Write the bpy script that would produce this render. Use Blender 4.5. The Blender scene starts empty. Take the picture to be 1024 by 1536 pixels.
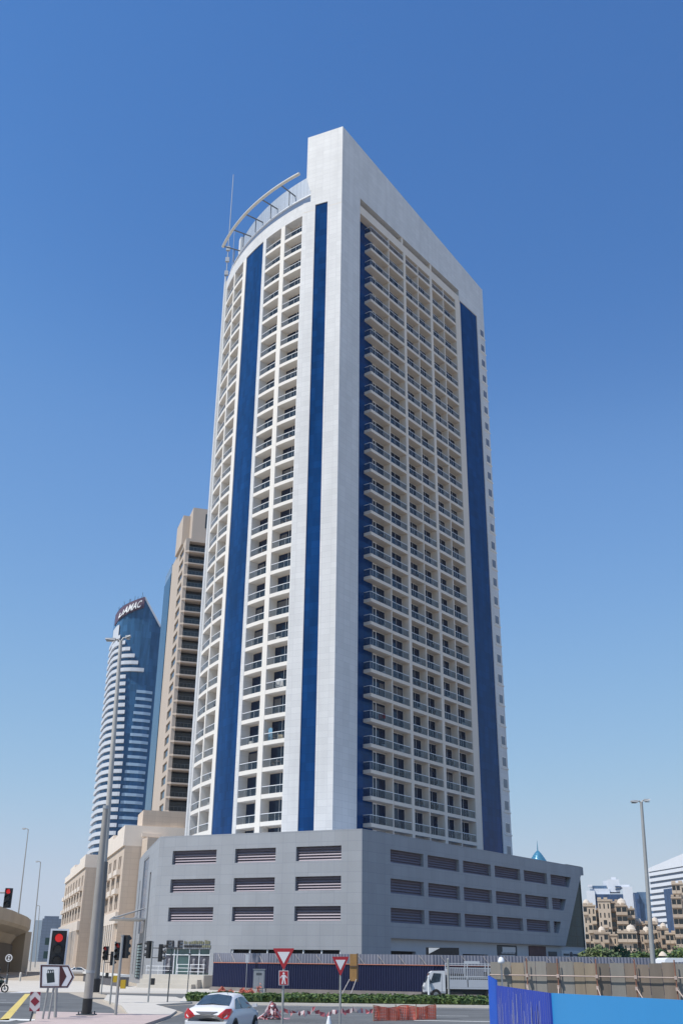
import bpy, math, random
from mathutils import Vector, Matrix
random.seed(7)
R = math.radians
scn = bpy.context.scene
col = scn.collection
# ------------------------------------------------------------------ camera, world, sun, exposure
F, CX, CY, CAMH = 1522.0, 512.0, 768.0, 2.6
RX = Vector((0.99991541, -0.01300679, 0.0))
RY = Vector((-0.0052867, -0.40642227, -0.91367007))
RZ = Vector((0.01188392, 0.91359278, -0.40645665))
RM = Matrix((RX, RY, RZ))
cd = bpy.data.cameras.new("camera")
cam = bpy.data.objects.new("camera", cd)
col.objects.link(cam)
cd.sensor_fit = 'VERTICAL'
cd.sensor_height = 36.0
cd.sensor_width = 24.0
cd.lens = 36.0 * F / 1536.0
cd.clip_start = 0.5
cd.clip_end = 12000
m4 = RM.to_4x4()
m4.translation = (0, 0, CAMH)
cam.matrix_world = m4
scn.camera = cam

SUN_AZ, SUN_EL = -122.0, 58.0
world = bpy.data.worlds.new("World")
scn.world = world
world.use_nodes = True
wn = world.node_tree
bg = wn.nodes["Background"]
sky = wn.nodes.new("ShaderNodeTexSky")
sky.sky_type = 'NISHITA'
sky.sun_disc = False
sky.sun_elevation = R(SUN_EL)
sky.sun_rotation = R(SUN_AZ)
sky.altitude = 0
sky.air_density = 1.0
sky.dust_density = 0.0
sky.ozone_density = 1.0
vsc = wn.nodes.new("ShaderNodeVectorMath"); vsc.operation = 'SCALE'
vsc.inputs["Scale"].default_value = 0.1265
hsv = wn.nodes.new("ShaderNodeHueSaturation")
hsv.inputs["Saturation"].default_value = 1.3
cmb = wn.nodes.new("ShaderNodeRGBCurve")      # the response of hazy city air: paler low down
wn.links.new(sky.outputs[0], vsc.inputs[0])
wn.links.new(vsc.outputs[0], hsv.inputs["Color"])
wn.links.new(hsv.outputs[0], cmb.inputs["Color"])
CURVES = [[(0, 0.02), (.045, .07), (.076, .150), (.212, .300), (.67, .525), (1, .55)],
          [(0, 0.03), (.153, .205), (.212, .320), (.434, .50), (.871, .62), (1, .64)],
          [(0, 0.1), (.381, .533), (.468, .655), (.708, .745), (.815, .75), (1, .72)]]
for ci_, pts_ in enumerate(CURVES):
    cv = cmb.mapping.curves[ci_]
    cv.points[0].location = pts_[0]; cv.points[1].location = pts_[-1]
    for p_ in pts_[1:-1]: cv.points.new(*p_)
cmb.mapping.update()
gain = wn.nodes.new("ShaderNodeVectorMath"); gain.operation = 'SCALE'
gain.inputs["Scale"].default_value = 10.0
wn.links.new(cmb.outputs[0], gain.inputs[0])
wn.links.new(gain.outputs[0], bg.inputs[0])
bg.inputs[1].default_value = 0.10
sd = bpy.data.lights.new("sun", 'SUN')
sun = bpy.data.objects.new("sun", sd)
col.objects.link(sun)
sd.energy = 4.7
sd.angle = R(0.5)
sd.color = (1.0, 0.95, 0.88)
sdir = Vector((math.sin(R(SUN_AZ)) * math.cos(R(SUN_EL)), math.cos(R(SUN_AZ)) * math.cos(R(SUN_EL)), math.sin(R(SUN_EL))))
sun.rotation_euler = sdir.to_track_quat('Z', 'Y').to_euler()
sun.location = (0, 0, 300)
scn.view_settings.view_transform = 'Standard'
scn.view_settings.look = 'None'
scn.view_settings.exposure = 0.0
scn.view_settings.gamma = 1.0

# ------------------------------------------------------------------ helpers
def ray(px, py):
    v = Vector((px - CX, CY - py, -F))
    return RM @ v
def at(px, py, Y):            # the point at forward distance Y seen at a photo pixel
    d = ray(px, py)
    return d * (Y / d.y) + Vector((0, 0, CAMH))
def gp(px, py, z=0.0):        # the point on the ground at a photo pixel
    d = ray(px, py)
    return d * ((z - CAMH) / d.z) + Vector((0, 0, CAMH))
def pol(a, d, z=0.0):
    return Vector((d * math.sin(R(a)), d * math.cos(R(a)), z))
def azm(px, py):
    d = ray(px, py)
    return math.degrees(math.atan2(d.x, d.y))

MATS = {}
def nt(name):
    m = bpy.data.materials.new(name)
    m.use_nodes = True
    t = m.node_tree
    return m, t, t.nodes["Principled BSDF"]
def mat(name, c, rough=0.6, metal=0.0, var=0.0, vs=0.5, spec=0.5, emit=None, es=0.0, bump=0.0, bs=20.0, streak=False):
    if name in MATS: return MATS[name]
    m, t, b = nt(name)
    b.inputs["Base Color"].default_value = (*c, 1)
    b.inputs["Roughness"].default_value = rough
    b.inputs["Metallic"].default_value = metal
    b.inputs["Specular IOR Level"].default_value = spec
    if emit:
        b.inputs["Emission Color"].default_value = (*emit, 1)
        b.inputs["Emission Strength"].default_value = es
    if var or bump:
        tc = t.nodes.new("ShaderNodeTexCoord")
        mp = t.nodes.new("ShaderNodeMapping")
        t.links.new(tc.outputs["Object"], mp.inputs[0])
        if streak: mp.inputs["Scale"].default_value = (1, 1, 0.12)
    if var:
        n = t.nodes.new("ShaderNodeTexNoise")
        n.inputs["Scale"].default_value = vs
        n.inputs["Detail"].default_value = 6
        n.inputs["Roughness"].default_value = 0.65
        t.links.new(mp.outputs[0], n.inputs["Vector"])
        r = t.nodes.new("ShaderNodeMapRange")
        r.inputs[1].default_value = 0.25; r.inputs[2].default_value = 0.75
        r.inputs[3].default_value = 1 - var; r.inputs[4].default_value = 1 + var
        t.links.new(n.outputs[0], r.inputs[0])
        h = t.nodes.new("ShaderNodeHueSaturation")
        h.inputs["Color"].default_value = (*c, 1)
        t.links.new(r.outputs[0], h.inputs["Value"])
        t.links.new(h.outputs[0], b.inputs["Base Color"])
    if bump:
        n2 = t.nodes.new("ShaderNodeTexNoise")
        n2.inputs["Scale"].default_value = bs
        t.links.new(mp.outputs[0], n2.inputs["Vector"])
        bp = t.nodes.new("ShaderNodeBump")
        bp.inputs["Strength"].default_value = bump
        t.links.new(n2.outputs[0], bp.inputs["Height"])
        t.links.new(bp.outputs[0], b.inputs["Normal"])
    MATS[name] = m
    return m
def panel(name, c, w, h, joint, rough=0.5, metal=0.0, var=0.05, mortar=0.02, off=0.0, c2=None, spec=0.5):
    """cladding panels with fine joints, laid along the wall in metres (UV)"""
    m, t, b = nt(name)
    uv = t.nodes.new("ShaderNodeUVMap")
    br = t.nodes.new("ShaderNodeTexBrick")
    br.offset = off
    br.squash = 1.0
    br.inputs["Scale"].default_value = 1.0
    br.inputs["Brick Width"].default_value = w
    br.inputs["Row Height"].default_value = h
    br.inputs["Mortar Size"].default_value = mortar
    br.inputs["Mortar Smooth"].default_value = 0.3
    br.inputs["Bias"].default_value = 0.0
    c2 = c2 or tuple(x * (1 - var) for x in c)
    br.inputs["Color1"].default_value = (*c, 1)
    br.inputs["Color2"].default_value = (*c2, 1)
    br.inputs["Mortar"].default_value = (*joint, 1)
    t.links.new(uv.outputs[0], br.inputs["Vector"])
    n = t.nodes.new("ShaderNodeTexNoise")
    tc = t.nodes.new("ShaderNodeTexCoord")
    mp = t.nodes.new("ShaderNodeMapping")
    mp.inputs["Scale"].default_value = (0.5, 0.5, 0.07)
    t.links.new(tc.outputs["Object"], mp.inputs[0])
    t.links.new(mp.outputs[0], n.inputs["Vector"])
    n.inputs["Scale"].default_value = 1.2
    n.inputs["Detail"].default_value = 5
    r = t.nodes.new("ShaderNodeMapRange")
    r.inputs[1].default_value = 0.3; r.inputs[2].default_value = 0.7
    r.inputs[3].default_value = 1 - var; r.inputs[4].default_value = 1 + var * 0.4
    t.links.new(n.outputs[0], r.inputs[0])
    h_ = t.nodes.new("ShaderNodeHueSaturation")
    t.links.new(br.outputs[0], h_.inputs["Color"])
    t.links.new(r.outputs[0], h_.inputs["Value"])
    t.links.new(h_.outputs[0], b.inputs["Base Color"])
    b.inputs["Roughness"].default_value = rough
    b.inputs["Metallic"].default_value = metal
    b.inputs["Specular IOR Level"].default_value = spec
    MATS[name] = m
    return m
def clear_glass(name, tint, refl=0.25, alpha=0.6):
    m, t, b = nt(name)
    out = t.nodes["Material Output"]
    tr = t.nodes.new("ShaderNodeBsdfTransparent")
    tr.inputs[0].default_value = (1, 1, 1, 1)
    mx = t.nodes.new("ShaderNodeMixShader")
    b.inputs["Base Color"].default_value = (*tint, 1)
    b.inputs["Roughness"].default_value = 0.08
    b.inputs["Specular IOR Level"].default_value = refl * 2
    mx.inputs[0].default_value = alpha
    t.links.new(tr.outputs[0], mx.inputs[1])
    t.links.new(b.outputs[0], mx.inputs[2])
    t.links.new(mx.outputs[0], out.inputs[0])
    MATS[name] = m
    return m

class MB:
    def __init__(s): s.v = []; s.f = []; s.m = []; s.sm = []
    def face(s, pts, m=0, smooth=False):
        i = len(s.v)
        s.v += [Vector(p) for p in pts]
        s.f.append(list(range(i, i + len(pts)))); s.m.append(m); s.sm.append(smooth)
    def mesh(s, verts, faces, m=0, smooth=False):
        i = len(s.v)
        s.v += [Vector(p) for p in verts]
        for f in faces:
            s.f.append([i + k for k in f]); s.m.append(m); s.sm.append(smooth)
    def hexa(s, p, m=0):      # 8 corners: bottom 4 ring, top 4 ring
        s.mesh(p, [(3, 2, 1, 0), (4, 5, 6, 7), (0, 1, 5, 4), (1, 2, 6, 5), (2, 3, 7, 6), (3, 0, 4, 7)], m)
    def box(s, x0, x1, y0, y1, z0, z1, m=0):
        s.hexa([(x0, y0, z0), (x1, y0, z0), (x1, y1, z0), (x0, y1, z0), (x0, y0, z1), (x1, y0, z1), (x1, y1, z1), (x0, y1, z1)], m)
    def prism(s, poly, z0, z1, m=0, mtop=None):
        n = len(poly)
        za = z0 if isinstance(z0, (list, tuple)) else [z0] * n
        zb = z1 if isinstance(z1, (list, tuple)) else [z1] * n
        b = [(p[0], p[1], za[i]) for i, p in enumerate(poly)]
        t = [(p[0], p[1], zb[i]) for i, p in enumerate(poly)]
        s.face(list(reversed(b)), m); s.face(t, m if mtop is None else mtop)
        for i in range(n):
            j = (i + 1) % n
            s.face([b[i], b[j], t[j], t[i]], m)
    def tube(s, p0, p1, r0, r1=None, seg=8, m=0, caps=True):
        s.path([p0, p1], [r0, r0 if r1 is None else r1], seg, m, caps)
    def path(s, pts, rad, seg=8, m=0, caps=True):
        pts = [Vector(p) for p in pts]
        if not isinstance(rad, (list, tuple)): rad = [rad] * len(pts)
        vs = []; up0 = None
        for i, p in enumerate(pts):
            d = (pts[min(i + 1, len(pts) - 1)] - pts[max(i - 1, 0)]).normalized()
            if up0 is None: up0 = Vector((0, 0, 1)) if abs(d.z) < 0.9 else Vector((1, 0, 0))
            a = d.cross(up0).normalized(); b = a.cross(d).normalized()
            for k in range(seg):
                t = 2 * math.pi * k / seg
                vs.append(p + (a * math.cos(t) + b * math.sin(t)) * rad[i])
        fs = []
        for i in range(len(pts) - 1):
            for k in range(seg):
                k2 = (k + 1) % seg
                fs.append((i * seg + k, i * seg + k2, (i + 1) * seg + k2, (i + 1) * seg + k))
        s.mesh(vs, fs, m, True)
        if caps:
            s.face(list(reversed(vs[:seg])), m); s.face(vs[-seg:], m)
    def lathe(s, c, prof, seg=16, m=0):     # prof: (radius, z)
        c = Vector(c); vs = []
        for r, z in prof:
            for k in range(seg):
                t = 2 * math.pi * k / seg
                vs.append(c + Vector((r * math.cos(t), r * math.sin(t), z)))
        fs = []
        for i in range(len(prof) - 1):
            for k in range(seg):
                k2 = (k + 1) % seg
                fs.append((i * seg + k, i * seg + k2, (i + 1) * seg + k2, (i + 1) * seg + k))
        s.mesh(vs, fs, m, True)
    def disc(s, c, n, r, th, seg=20, m=0):
        c = Vector(c); n = Vector(n).normalized()
        s.tube(c, c + n * th, r, r, seg, m)
    def build(s, name, mats, parent=None, org=None):
        if not isinstance(mats, (list, tuple)): mats = [mats]
        o0 = Vector(WL[parent.name]) if parent is not None else Vector(org or (0, 0, 0))
        me = bpy.data.meshes.new(name)
        me.from_pydata([tuple(v - o0) for v in s.v], [], s.f)
        for m in mats: me.materials.append(m)
        uvl = me.uv_layers.new(name="UVMap")
        uvd = uvl.data
        for p, mi, sm in zip(me.polygons, s.m, s.sm):
            p.material_index = mi; p.use_smooth = sm
            n = p.normal
            if abs(n.z) > 0.7:
                for li in p.loop_indices:
                    w = s.v[me.loops[li].vertex_index]; uvd[li].uv = (w.x, w.y)
            else:
                tx, ty = -n.y, n.x
                l = math.hypot(tx, ty); tx /= l; ty /= l
                for li in p.loop_indices:
                    w = s.v[me.loops[li].vertex_index]; uvd[li].uv = (w.x * tx + w.y * ty, w.z)
        o = bpy.data.objects.new(name, me)
        col.objects.link(o)
        if parent is not None:
            o.parent = parent
        else:
            o.location = o0
        WL[o.name] = tuple(o0)
        return o
WL = {}
def thing(name, label, cat, loc, group=None):
    o = bpy.data.objects.new(name, None)
    col.objects.link(o)
    o.location = loc; o.empty_display_size = 0.3
    o["label"] = label; o["category"] = cat
    if group: o["group"] = group
    WL[o.name] = tuple(loc)
    return o
def tag(o, label, cat, group=None):
    o["label"] = label; o["category"] = cat
    if group: o["group"] = group
    return o
def struct(o, label=None, kind="structure"):
    o["kind"] = kind
    if label: o["label"] = label
    return o
def dup_part(o, off, parent=None):
    """a copy of a part with copies of its sub-parts, shifted"""
    c = o.copy(); col.objects.link(c)
    c.location = Vector(o.location) + Vector(off)
    if parent: c.parent = parent
    WL[c.name] = WL[o.name]
    for ch in list(o.children):
        d = ch.copy(); col.objects.link(d); d.parent = c
    return c
class Fr:
    """a wall frame: t along the wall, n outward, z up"""
    def __init__(s, O, u, flip=False):
        s.O = Vector((O[0], O[1], 0)); s.u = Vector((u[0], u[1], 0)).normalized()
        s.n = Vector((s.u.y, -s.u.x, 0)) if not flip else Vector((-s.u.y, s.u.x, 0))
    def P(s, t, n, z): return s.O + s.u * t + s.n * n + Vector((0, 0, z))
    def box(s, mb, t0, t1, n0, n1, z0, z1, m=0):
        P = s.P
        mb.hexa([P(t0, n0, z0), P(t1, n0, z0), P(t1, n1, z0), P(t0, n1, z0), P(t0, n0, z1), P(t1, n0, z1), P(t1, n1, z1), P(t0, n1, z1)], m)
    def quad(s, mb, t0, t1, z0, z1, n=0.0, m=0):
        P = s.P
        mb.face([P(t0, n, z0), P(t1, n, z0), P(t1, n, z1), P(t0, n, z1)], m)
    def wall(s, mb, t0, t1, z0, z1, holes, depth, m=0, mr=None, n=0.0, back=None):
        """a wall face with rectangular openings and their reveals; back = material of the opening's back"""
        mr = m if mr is None else mr
        ts = sorted({t0, t1, *[h[0] for h in holes], *[h[1] for h in holes]})
        zs = sorted({z0, z1, *[h[2] for h in holes], *[h[3] for h in holes]})
        for i in range(len(ts) - 1):
            run = None
            for j in range(len(zs) - 1):
                tc = (ts[i] + ts[i + 1]) / 2; zc = (zs[j] + zs[j + 1]) / 2
                if tc < t0 or tc > t1 or zc < z0 or zc > z1: continue
                inh = any(h[0] < tc < h[1] and h[2] < zc < h[3] for h in holes)
                if not inh: s.quad(mb, ts[i], ts[i + 1], zs[j], zs[j + 1], n, m)
        P = s.P
        for h in holes:
            a, b, c, d = h
            mb.face([P(a, n, c), P(a, n - depth, c), P(a, n - depth, d), P(a, n, d)], mr)
            mb.face([P(b, n, c), P(b, n - depth, c), P(b, n - depth, d), P(b, n, d)], mr)
            mb.face([P(a, n, c), P(b, n, c), P(b, n - depth, c), P(a, n - depth, c)], mr)
            mb.face([P(a, n, d), P(b, n, d), P(b, n - depth, d), P(a, n - depth, d)], mr)
            if back is not None: s.quad(mb, a, b, c, d, n - depth, back)
def text_mesh(txt, size, depth, bold=0.0):
    cu = bpy.data.curves.new("text", 'FONT')
    cu.body = txt; cu.size = size; cu.extrude = depth / 2; cu.offset = bold
    cu.resolution_u = 3
    ob = bpy.data.objects.new("text", cu)
    col.objects.link(ob)
    dg = bpy.context.evaluated_depsgraph_get()
    me = bpy.data.meshes.new_from_object(ob.evaluated_get(dg))
    vs = [v.co.copy() for v in me.vertices]; fs = [list(p.vertices) for p in me.polygons]
    bpy.data.objects.remove(ob); bpy.data.curves.remove(cu); bpy.data.meshes.remove(me)
    return vs, fs

# ------------------------------------------------------------------ materials
WHITE = panel("white_cladding", (0.70, 0.70, 0.70), 1.3, 0.83, (0.56, 0.56, 0.57), rough=0.5, var=0.075, mortar=0.022, spec=0.12)
BEIGE_R = mat("right_face_beige", (0.72, 0.645, 0.56), 0.8, var=0.07, vs=0.4, streak=True)  # warmer beige, used on the right-hand face only
CREAM = mat("cream_render", (0.76, 0.725, 0.675), 0.8, var=0.05, vs=0.3, streak=True)
NICHE = mat("niche_render", (0.70, 0.635, 0.56), 0.85, var=0.06, vs=0.4)
def blue_glass(name, c, metal=0.7, w=1.25, h=1.1):
    m = panel(name, c, w, h, tuple(x * 0.7 for x in c), rough=0.07, metal=metal, var=0.26, mortar=0.03, spec=0.16)
    return m
BLUE = blue_glass("blue_curtain_glass", (0.006, 0.052, 0.185), 0.0)
DOORG = mat("dark_door_glass", (0.007, 0.020, 0.055), 0.05, 0.0, spec=0.4, var=0.4, vs=0.3)
WFRAME = mat("white_aluminium", (0.75, 0.77, 0.8), 0.4)
RAILG = clear_glass("railing_glass", (0.045, 0.065, 0.085), 0.35, 0.26)
STEEL = mat("galvanised_steel", (0.42, 0.43, 0.44), 0.45, 0.4, var=0.08, vs=2)
DSTEEL = mat("dark_steel", (0.09, 0.10, 0.11), 0.5, 0.3)
BLACK = mat("black_plastic", (0.018, 0.018, 0.02), 0.5)
GPANEL = panel("grey_blue_cladding", (0.355, 0.37, 0.395), 1.55, 1.05, (0.25, 0.27, 0.31), rough=0.5, var=0.06, mortar=0.016, spec=0.1)
GPANEL2 = mat("pale_grey_panel", (0.40, 0.43, 0.47), 0.6, var=0.06, vs=0.4)
PARAP = mat("grey_parapet_metal", (0.42, 0.46, 0.55), 0.4, 0.3, var=0.05)
MESHM = panel("grey_roof_screen", (0.50, 0.55, 0.62), 0.6, 0.28, (0.28, 0.32, 0.38), rough=0.5, metal=0.2, mortar=0.05)
LOUV = mat("louvre_metal", (0.235, 0.205, 0.245), 0.5, 0.1, var=0.05)
DARK = mat("dark_interior_and_groove", (0.02, 0.02, 0.024), 0.8)
BEIGE = panel("beige_stone", (0.62, 0.515, 0.42), 1.2, 0.8, (0.46, 0.37, 0.30), rough=0.85, var=0.06, mortar=0.015)
BEIGEL = mat("pale_stone_trim", (0.78, 0.69, 0.60), 0.8, var=0.05)
BEIGED = mat("shaded_bay_stone", (0.42, 0.34, 0.28), 0.85, var=0.06)  # darker window reveals: the shade of the bays put into the stone colour
DWIN = mat("dark_window_glass", (0.03, 0.04, 0.045), 0.1, spec=0.7, var=0.3, vs=0.2)

# ------------------------------------------------------------------ ground, roads, paving
SAND = mat("sandy_ground", (0.40, 0.345, 0.275), 0.95, var=0.12, vs=0.12, bump=0.2)
CONC = mat("pale_concrete_paving", (0.52, 0.485, 0.43), 0.9, var=0.09, vs=0.4)
PINK = panel("pinkish_block_paving", (0.50, 0.40, 0.37), 0.4, 0.2, (0.40, 0.33, 0.31), rough=0.9, var=0.08, mortar=0.01, off=0.5)
ASPH = mat("asphalt", (0.112, 0.116, 0.117), 0.85, var=0.30, vs=0.35, bump=0.15)
KERB = mat("kerb_concrete", (0.55, 0.53, 0.49), 0.85, var=0.1)
LINE = mat("white_road_paint", (0.72, 0.72, 0.70), 0.7, var=0.1, vs=1.5)
YLINE = mat("yellow_road_paint", (0.62, 0.48, 0.14), 0.7, var=0.12, vs=1.5)
def sheet(name, pts, m, z, label=None, kind="structure"):
    mb = MB(); mb.face([(p[0], p[1], z) for p in pts], 0)
    return struct(mb.build(name, m), label, kind)
def gpx(*l): return [gp(x, y) for x, y in l]
sheet("ground", [(-6000, -800), (6000, -800), (6000, 9000), (-6000, 9000)], SAND, 0.0)
rl = [(-60, 40), (-13.6, 40), (-13.4, 50), (-15.8, 59.5), (-11.0, 56.3), (-11.0, 58.5), (-13.6, 68.5), (-16.8, 78), (-23.0, 97.0), (-60, 97)]
sheet("road", rl, ASPH, 0.006)
cr = [(-7.6, 38), (70, 38), (70, 75.0), (-9.2, 75.0), (-10.8, 71.0), (-8.4, 63)]
sheet("cross_road", cr, ASPH, 0.008)
sheet("slip_road", [(-20.5, 97.0), (-18.0, 90.5), (-12.0, 86.9), (60, 86.9), (60, 98.5), (-12, 98.5)], ASPH, 0.007)
pk = [(-16.0, 59.6), (-13.5, 50.2), (-13.4, 36), (-7.9, 36), (-8.2, 60.5), (-10.2, 56.5), (-11.2, 56.5)]
mb = MB(); mb.prism([(-13.25, 36), (-8.0, 36), (-8.25, 57.2), (-15.6, 59.2), (-13.25, 50.2)], 0.0, 0.13)
struct(mb.build("paved_island", PINK))
mb = MB(); mb.prism([(-8.35, 57.7), (-8.8, 63), (-11.3, 71.0), (-9.6, 75.3), (-12.2, 86.3), (-18.2, 90), (-16.0, 78), (-12.9, 68.4), (-10.5, 57.7)], 0.0, 0.11)
struct(mb.build("pavement", CONC))
sheet("forecourt", [(-30, 99), (-9, 99), (-9, 118), (-26, 128), (-34, 150), (-60, 150), (-60, 110)], CONC, 0.005)
DIRT = mat("dark_site_soil", (0.15, 0.13, 0.11), 0.95, var=0.2, vs=0.3)
sheet("site_ground", [(-9, 99), (160, 99), (160, 230), (60, 230), (-9, 118)], DIRT, 0.004)
# hedge strip between the roads
mb = MB(); mb.prism([(-10.4, 75.6), (36, 75.6), (36, 86.4), (-11.6, 86.4)], 0, 0.14)
struct(mb.build("median_kerb", KERB))
SOIL = mat("planting_soil", (0.075, 0.10, 0.03), 0.95, var=0.25, vs=1.5)
mb = MB(); mb.prism([(-10.0, 76.0), (36, 76.0), (36, 86.0), (-11.2, 86.0)], 0.1, 0.30)
struct(mb.build("planted_median", SOIL))
LEAF1 = mat("leaf_green", (0.105, 0.16, 0.04), 0.7, var=0.3, vs=0.7)
LEAF2 = mat("leaf_dark_green", (0.04, 0.085, 0.03), 0.7, var=0.3, vs=0.7)
LEAF3 = mat("leaf_olive", (0.10, 0.13, 0.05), 0.7, var=0.3, vs=0.7)
BARK = mat("bark", (0.12, 0.085, 0.055), 0.9, var=0.2, vs=3)
mb = MB()
for i in range(17000):
    x = random.uniform(-11.0, 22); y = random.uniform(76.0, 86.0) if random.random() < 0.55 else random.uniform(75.9, 77.3)
    if x < -11.2 + (86 - y) * 0.12: continue
    h = random.uniform(0.18, 0.38) * (0.85 + 0.25 * math.sin(x * 1.7) * math.sin(x * 0.6 + y))
    a = random.uniform(0, 6.28); w = random.uniform(0.05, 0.11)
    dx, dy = w * math.cos(a), w * math.sin(a); lx, ly = random.uniform(-.14, .14), random.uniform(-.14, .14)
    if random.random() < 0.4: mb.face([(x - dx * 1.6, y - dy * 1.6, 0.2 + h * .9), (x + ly, y + lx, 0.22 + h), (x + dx * 1.6, y + dy * 1.6, 0.2 + h * .95), (x - ly, y - lx, 0.16 + h)], random.randint(0, 2))
    mb.face([(x - dx, y - dy, 0.22), (x + dx, y + dy, 0.22), (x + dx + lx, y + dy + ly, 0.2 + h), (x - dx + lx, y - dy + ly, 0.2 + h * 0.9)], random.randint(0, 2))
o = mb.build("ground_cover", [LEAF1, LEAF2, LEAF1]); o["kind"] = "stuff"; o["label"] = "low clipped green ground cover along the median"
PATCH = mat("asphalt_patch", (0.075, 0.078, 0.08), 0.9, var=0.2, vs=0.8)
for i, (x, y, w, d) in enumerate(((2.5, 66.0, 4.5, 1.6), (-5.5, 70.2, 3.0, 0.9), (9.0, 70.5, 6.0, 0.7), (-20.5, 70.0, 2.6, 4.0), (-17.6, 84.0, 2.0, 3.0), (5.5, 59.5, 2.2, 1.1))):
    rr = random.Random(i)
    sheet("asphalt_patch", [(x + w * a + rr.uniform(-.15, .15), y + d * b + rr.uniform(-.1, .1)) for a, b in ((-.5, -.5), (0, -.52), (.5, -.48), (.52, .5), (.1, .48), (-.5, .5))], PATCH, 0.0105)
# markings
def strip(name, a, b, w, m, z=0.013):
    a = Vector((a[0], a[1], 0)); b = Vector((b[0], b[1], 0))
    d = (b - a).normalized(); n = Vector((-d.y, d.x, 0)) * w / 2
    return sheet(name, [a - n, b - n, b + n, a + n], m, z)
strip("yellow_lane_line", gp(6, 1531), gp(42, 1491), 0.42, YLINE)
for a, b in (((20, 1531), (38, 1529)), ((-14, 1532), (4, 1530))):
    p, q = gp(*a), gp(*b); strip("crossing_stripe", p, q, 1.7, LINE)
for a, b in (((-6, 1489.2), (6, 1489.2)), ((16, 1489), (27, 1489.6)), ((34, 1487.8), (44, 1489))):
    strip("stop_line", gp(*a), gp(*b), 1.3, LINE)
for y in (1504, 1500, 1517): strip("lane_line", gp(-30, y), gp(26 if y > 1501 else 10, y + 0.4), 0.2, LINE)
strip("lane_line", (-9.5, 73.9), (60, 73.9), 0.18, LINE)
for i in range(7): strip("lane_line", (-4 + i * 8.0, 62.8), (-0.6 + i * 8.0, 62.8), 0.16, LINE)
strip("lane_line", (4, 57.4), (14, 56.4), 0.35, LINE)
strip("lane_line", gp(208, 1495.2), gp(240, 1499.5), 0.25, LINE)
strip("lane_line", (-11, 98.0), (50, 98.0), 0.2, LINE)

# ------------------------------------------------------------------ main tower on its podium
UR = (math.sin(R(37.5)), math.cos(R(37.5)))
UL = (math.sin(R(-66.3)), math.cos(R(-66.3)))
Cc = pol(-0.27, 126)
FRr = Fr(Cc, UR); FRl = Fr(Cc, UL, True)
KX, KY, KR = -3.065, -40.267, 41.336
def cp(th, r, z):             # a point of the bowed front: angle, radius, height
    return FRl.P(KX + r * math.sin(R(th)), KY + r * math.cos(R(th)), z)
def arc(mb, th0, th1, r0, r1, z0, z1, m=0, step=1.3, ends=True):
    n = max(1, int(round((th1 - th0) / step)))
    for i in range(n):
        a = th0 + (th1 - th0) * i / n; b = th0 + (th1 - th0) * (i + 1) / n
        i0, i1 = cp(a, r0, z0), cp(b, r0, z0); o0, o1 = cp(a, r1, z0), cp(b, r1, z0)
        I0, I1 = cp(a, r0, z1), cp(b, r0, z1); O0, O1 = cp(a, r1, z1), cp(b, r1, z1)
        mb.face([o0, o1, O1, O0], m); mb.face([i0, i1, I1, I0], m)
        mb.face([i0, i1, o1, o0], m); mb.face([I0, I1, O1, O0], m)
        if ends and i == 0: mb.face([i0, o0, O0, I0], m)
        if ends and i == n - 1: mb.face([i1, o1, O1, I1], m)
tower = thing("apartment_tower", "white high-rise apartment tower with blue glass strips and curved balcony front on a grey podium", "apartment tower", tuple(pol(1.34, 113.8)))
ND = 1.45
ZB = 14.9
mb = MB()      # 0 white 1 cream 2 niche
DR = 1.30
# right-hand face: frame, piers, head
FRr.box(mb, 0.0, 4.87, -DR, 0.0, ZB, 116.2, 0)
FRr.box(mb, 41.9, 44.6, -3.0, 0.0, ZB, 114.1, 0)
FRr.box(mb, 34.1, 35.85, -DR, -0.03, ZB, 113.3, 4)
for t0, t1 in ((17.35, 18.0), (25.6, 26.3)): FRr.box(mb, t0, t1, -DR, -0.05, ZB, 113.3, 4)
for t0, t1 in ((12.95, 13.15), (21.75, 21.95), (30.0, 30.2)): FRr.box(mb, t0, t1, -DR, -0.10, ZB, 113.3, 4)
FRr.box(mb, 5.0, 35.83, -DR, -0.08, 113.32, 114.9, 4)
FRr.box(mb, 4.88, 35.4, -DR, -1.0, 114.92, 116.19, 3)  # dark backing: the shade of the groove put into the colour
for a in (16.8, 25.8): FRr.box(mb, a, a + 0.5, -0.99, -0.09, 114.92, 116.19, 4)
def top(t): return 127.7 - 6.0 * t / 44.6
P = FRr.P
# sloping head slab: runs back 6.27 m along the left face, tapering under 118.9
ul = FRl.u
def slab(za, wa, zb_, wb, t0, t1, top_=False):
    za1 = za; q = []
    b = [P(t0, 0, za), P(t1, 0, za), P(t1, 0, za) + ul * wa, P(t0, 0, za) + ul * wa]
    if top_: t = [P(t0, 0, top(t0)), P(t1, 0, top(t1)), P(t1, 0, top(t1)) + ul * wb, P(t0, 0, top(t0) - 0.1) + ul * wb]
    else: t = [P(t0, 0, zb_), P(t1, 0, zb_), P(t1, 0, zb_) + ul * wb, P(t0, 0, zb_) + ul * wb]
    mb.hexa(b + t, 0)
slab(116.2, 5.6, 118.9, 6.27, 0, 44.6)
slab(118.9, 6.27, 0, 6.27, 0, 44.6, True)
FRr.box(mb, 35.5, 44.6, -DR, 0.0, 114.1, 116.2, 0)
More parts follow.
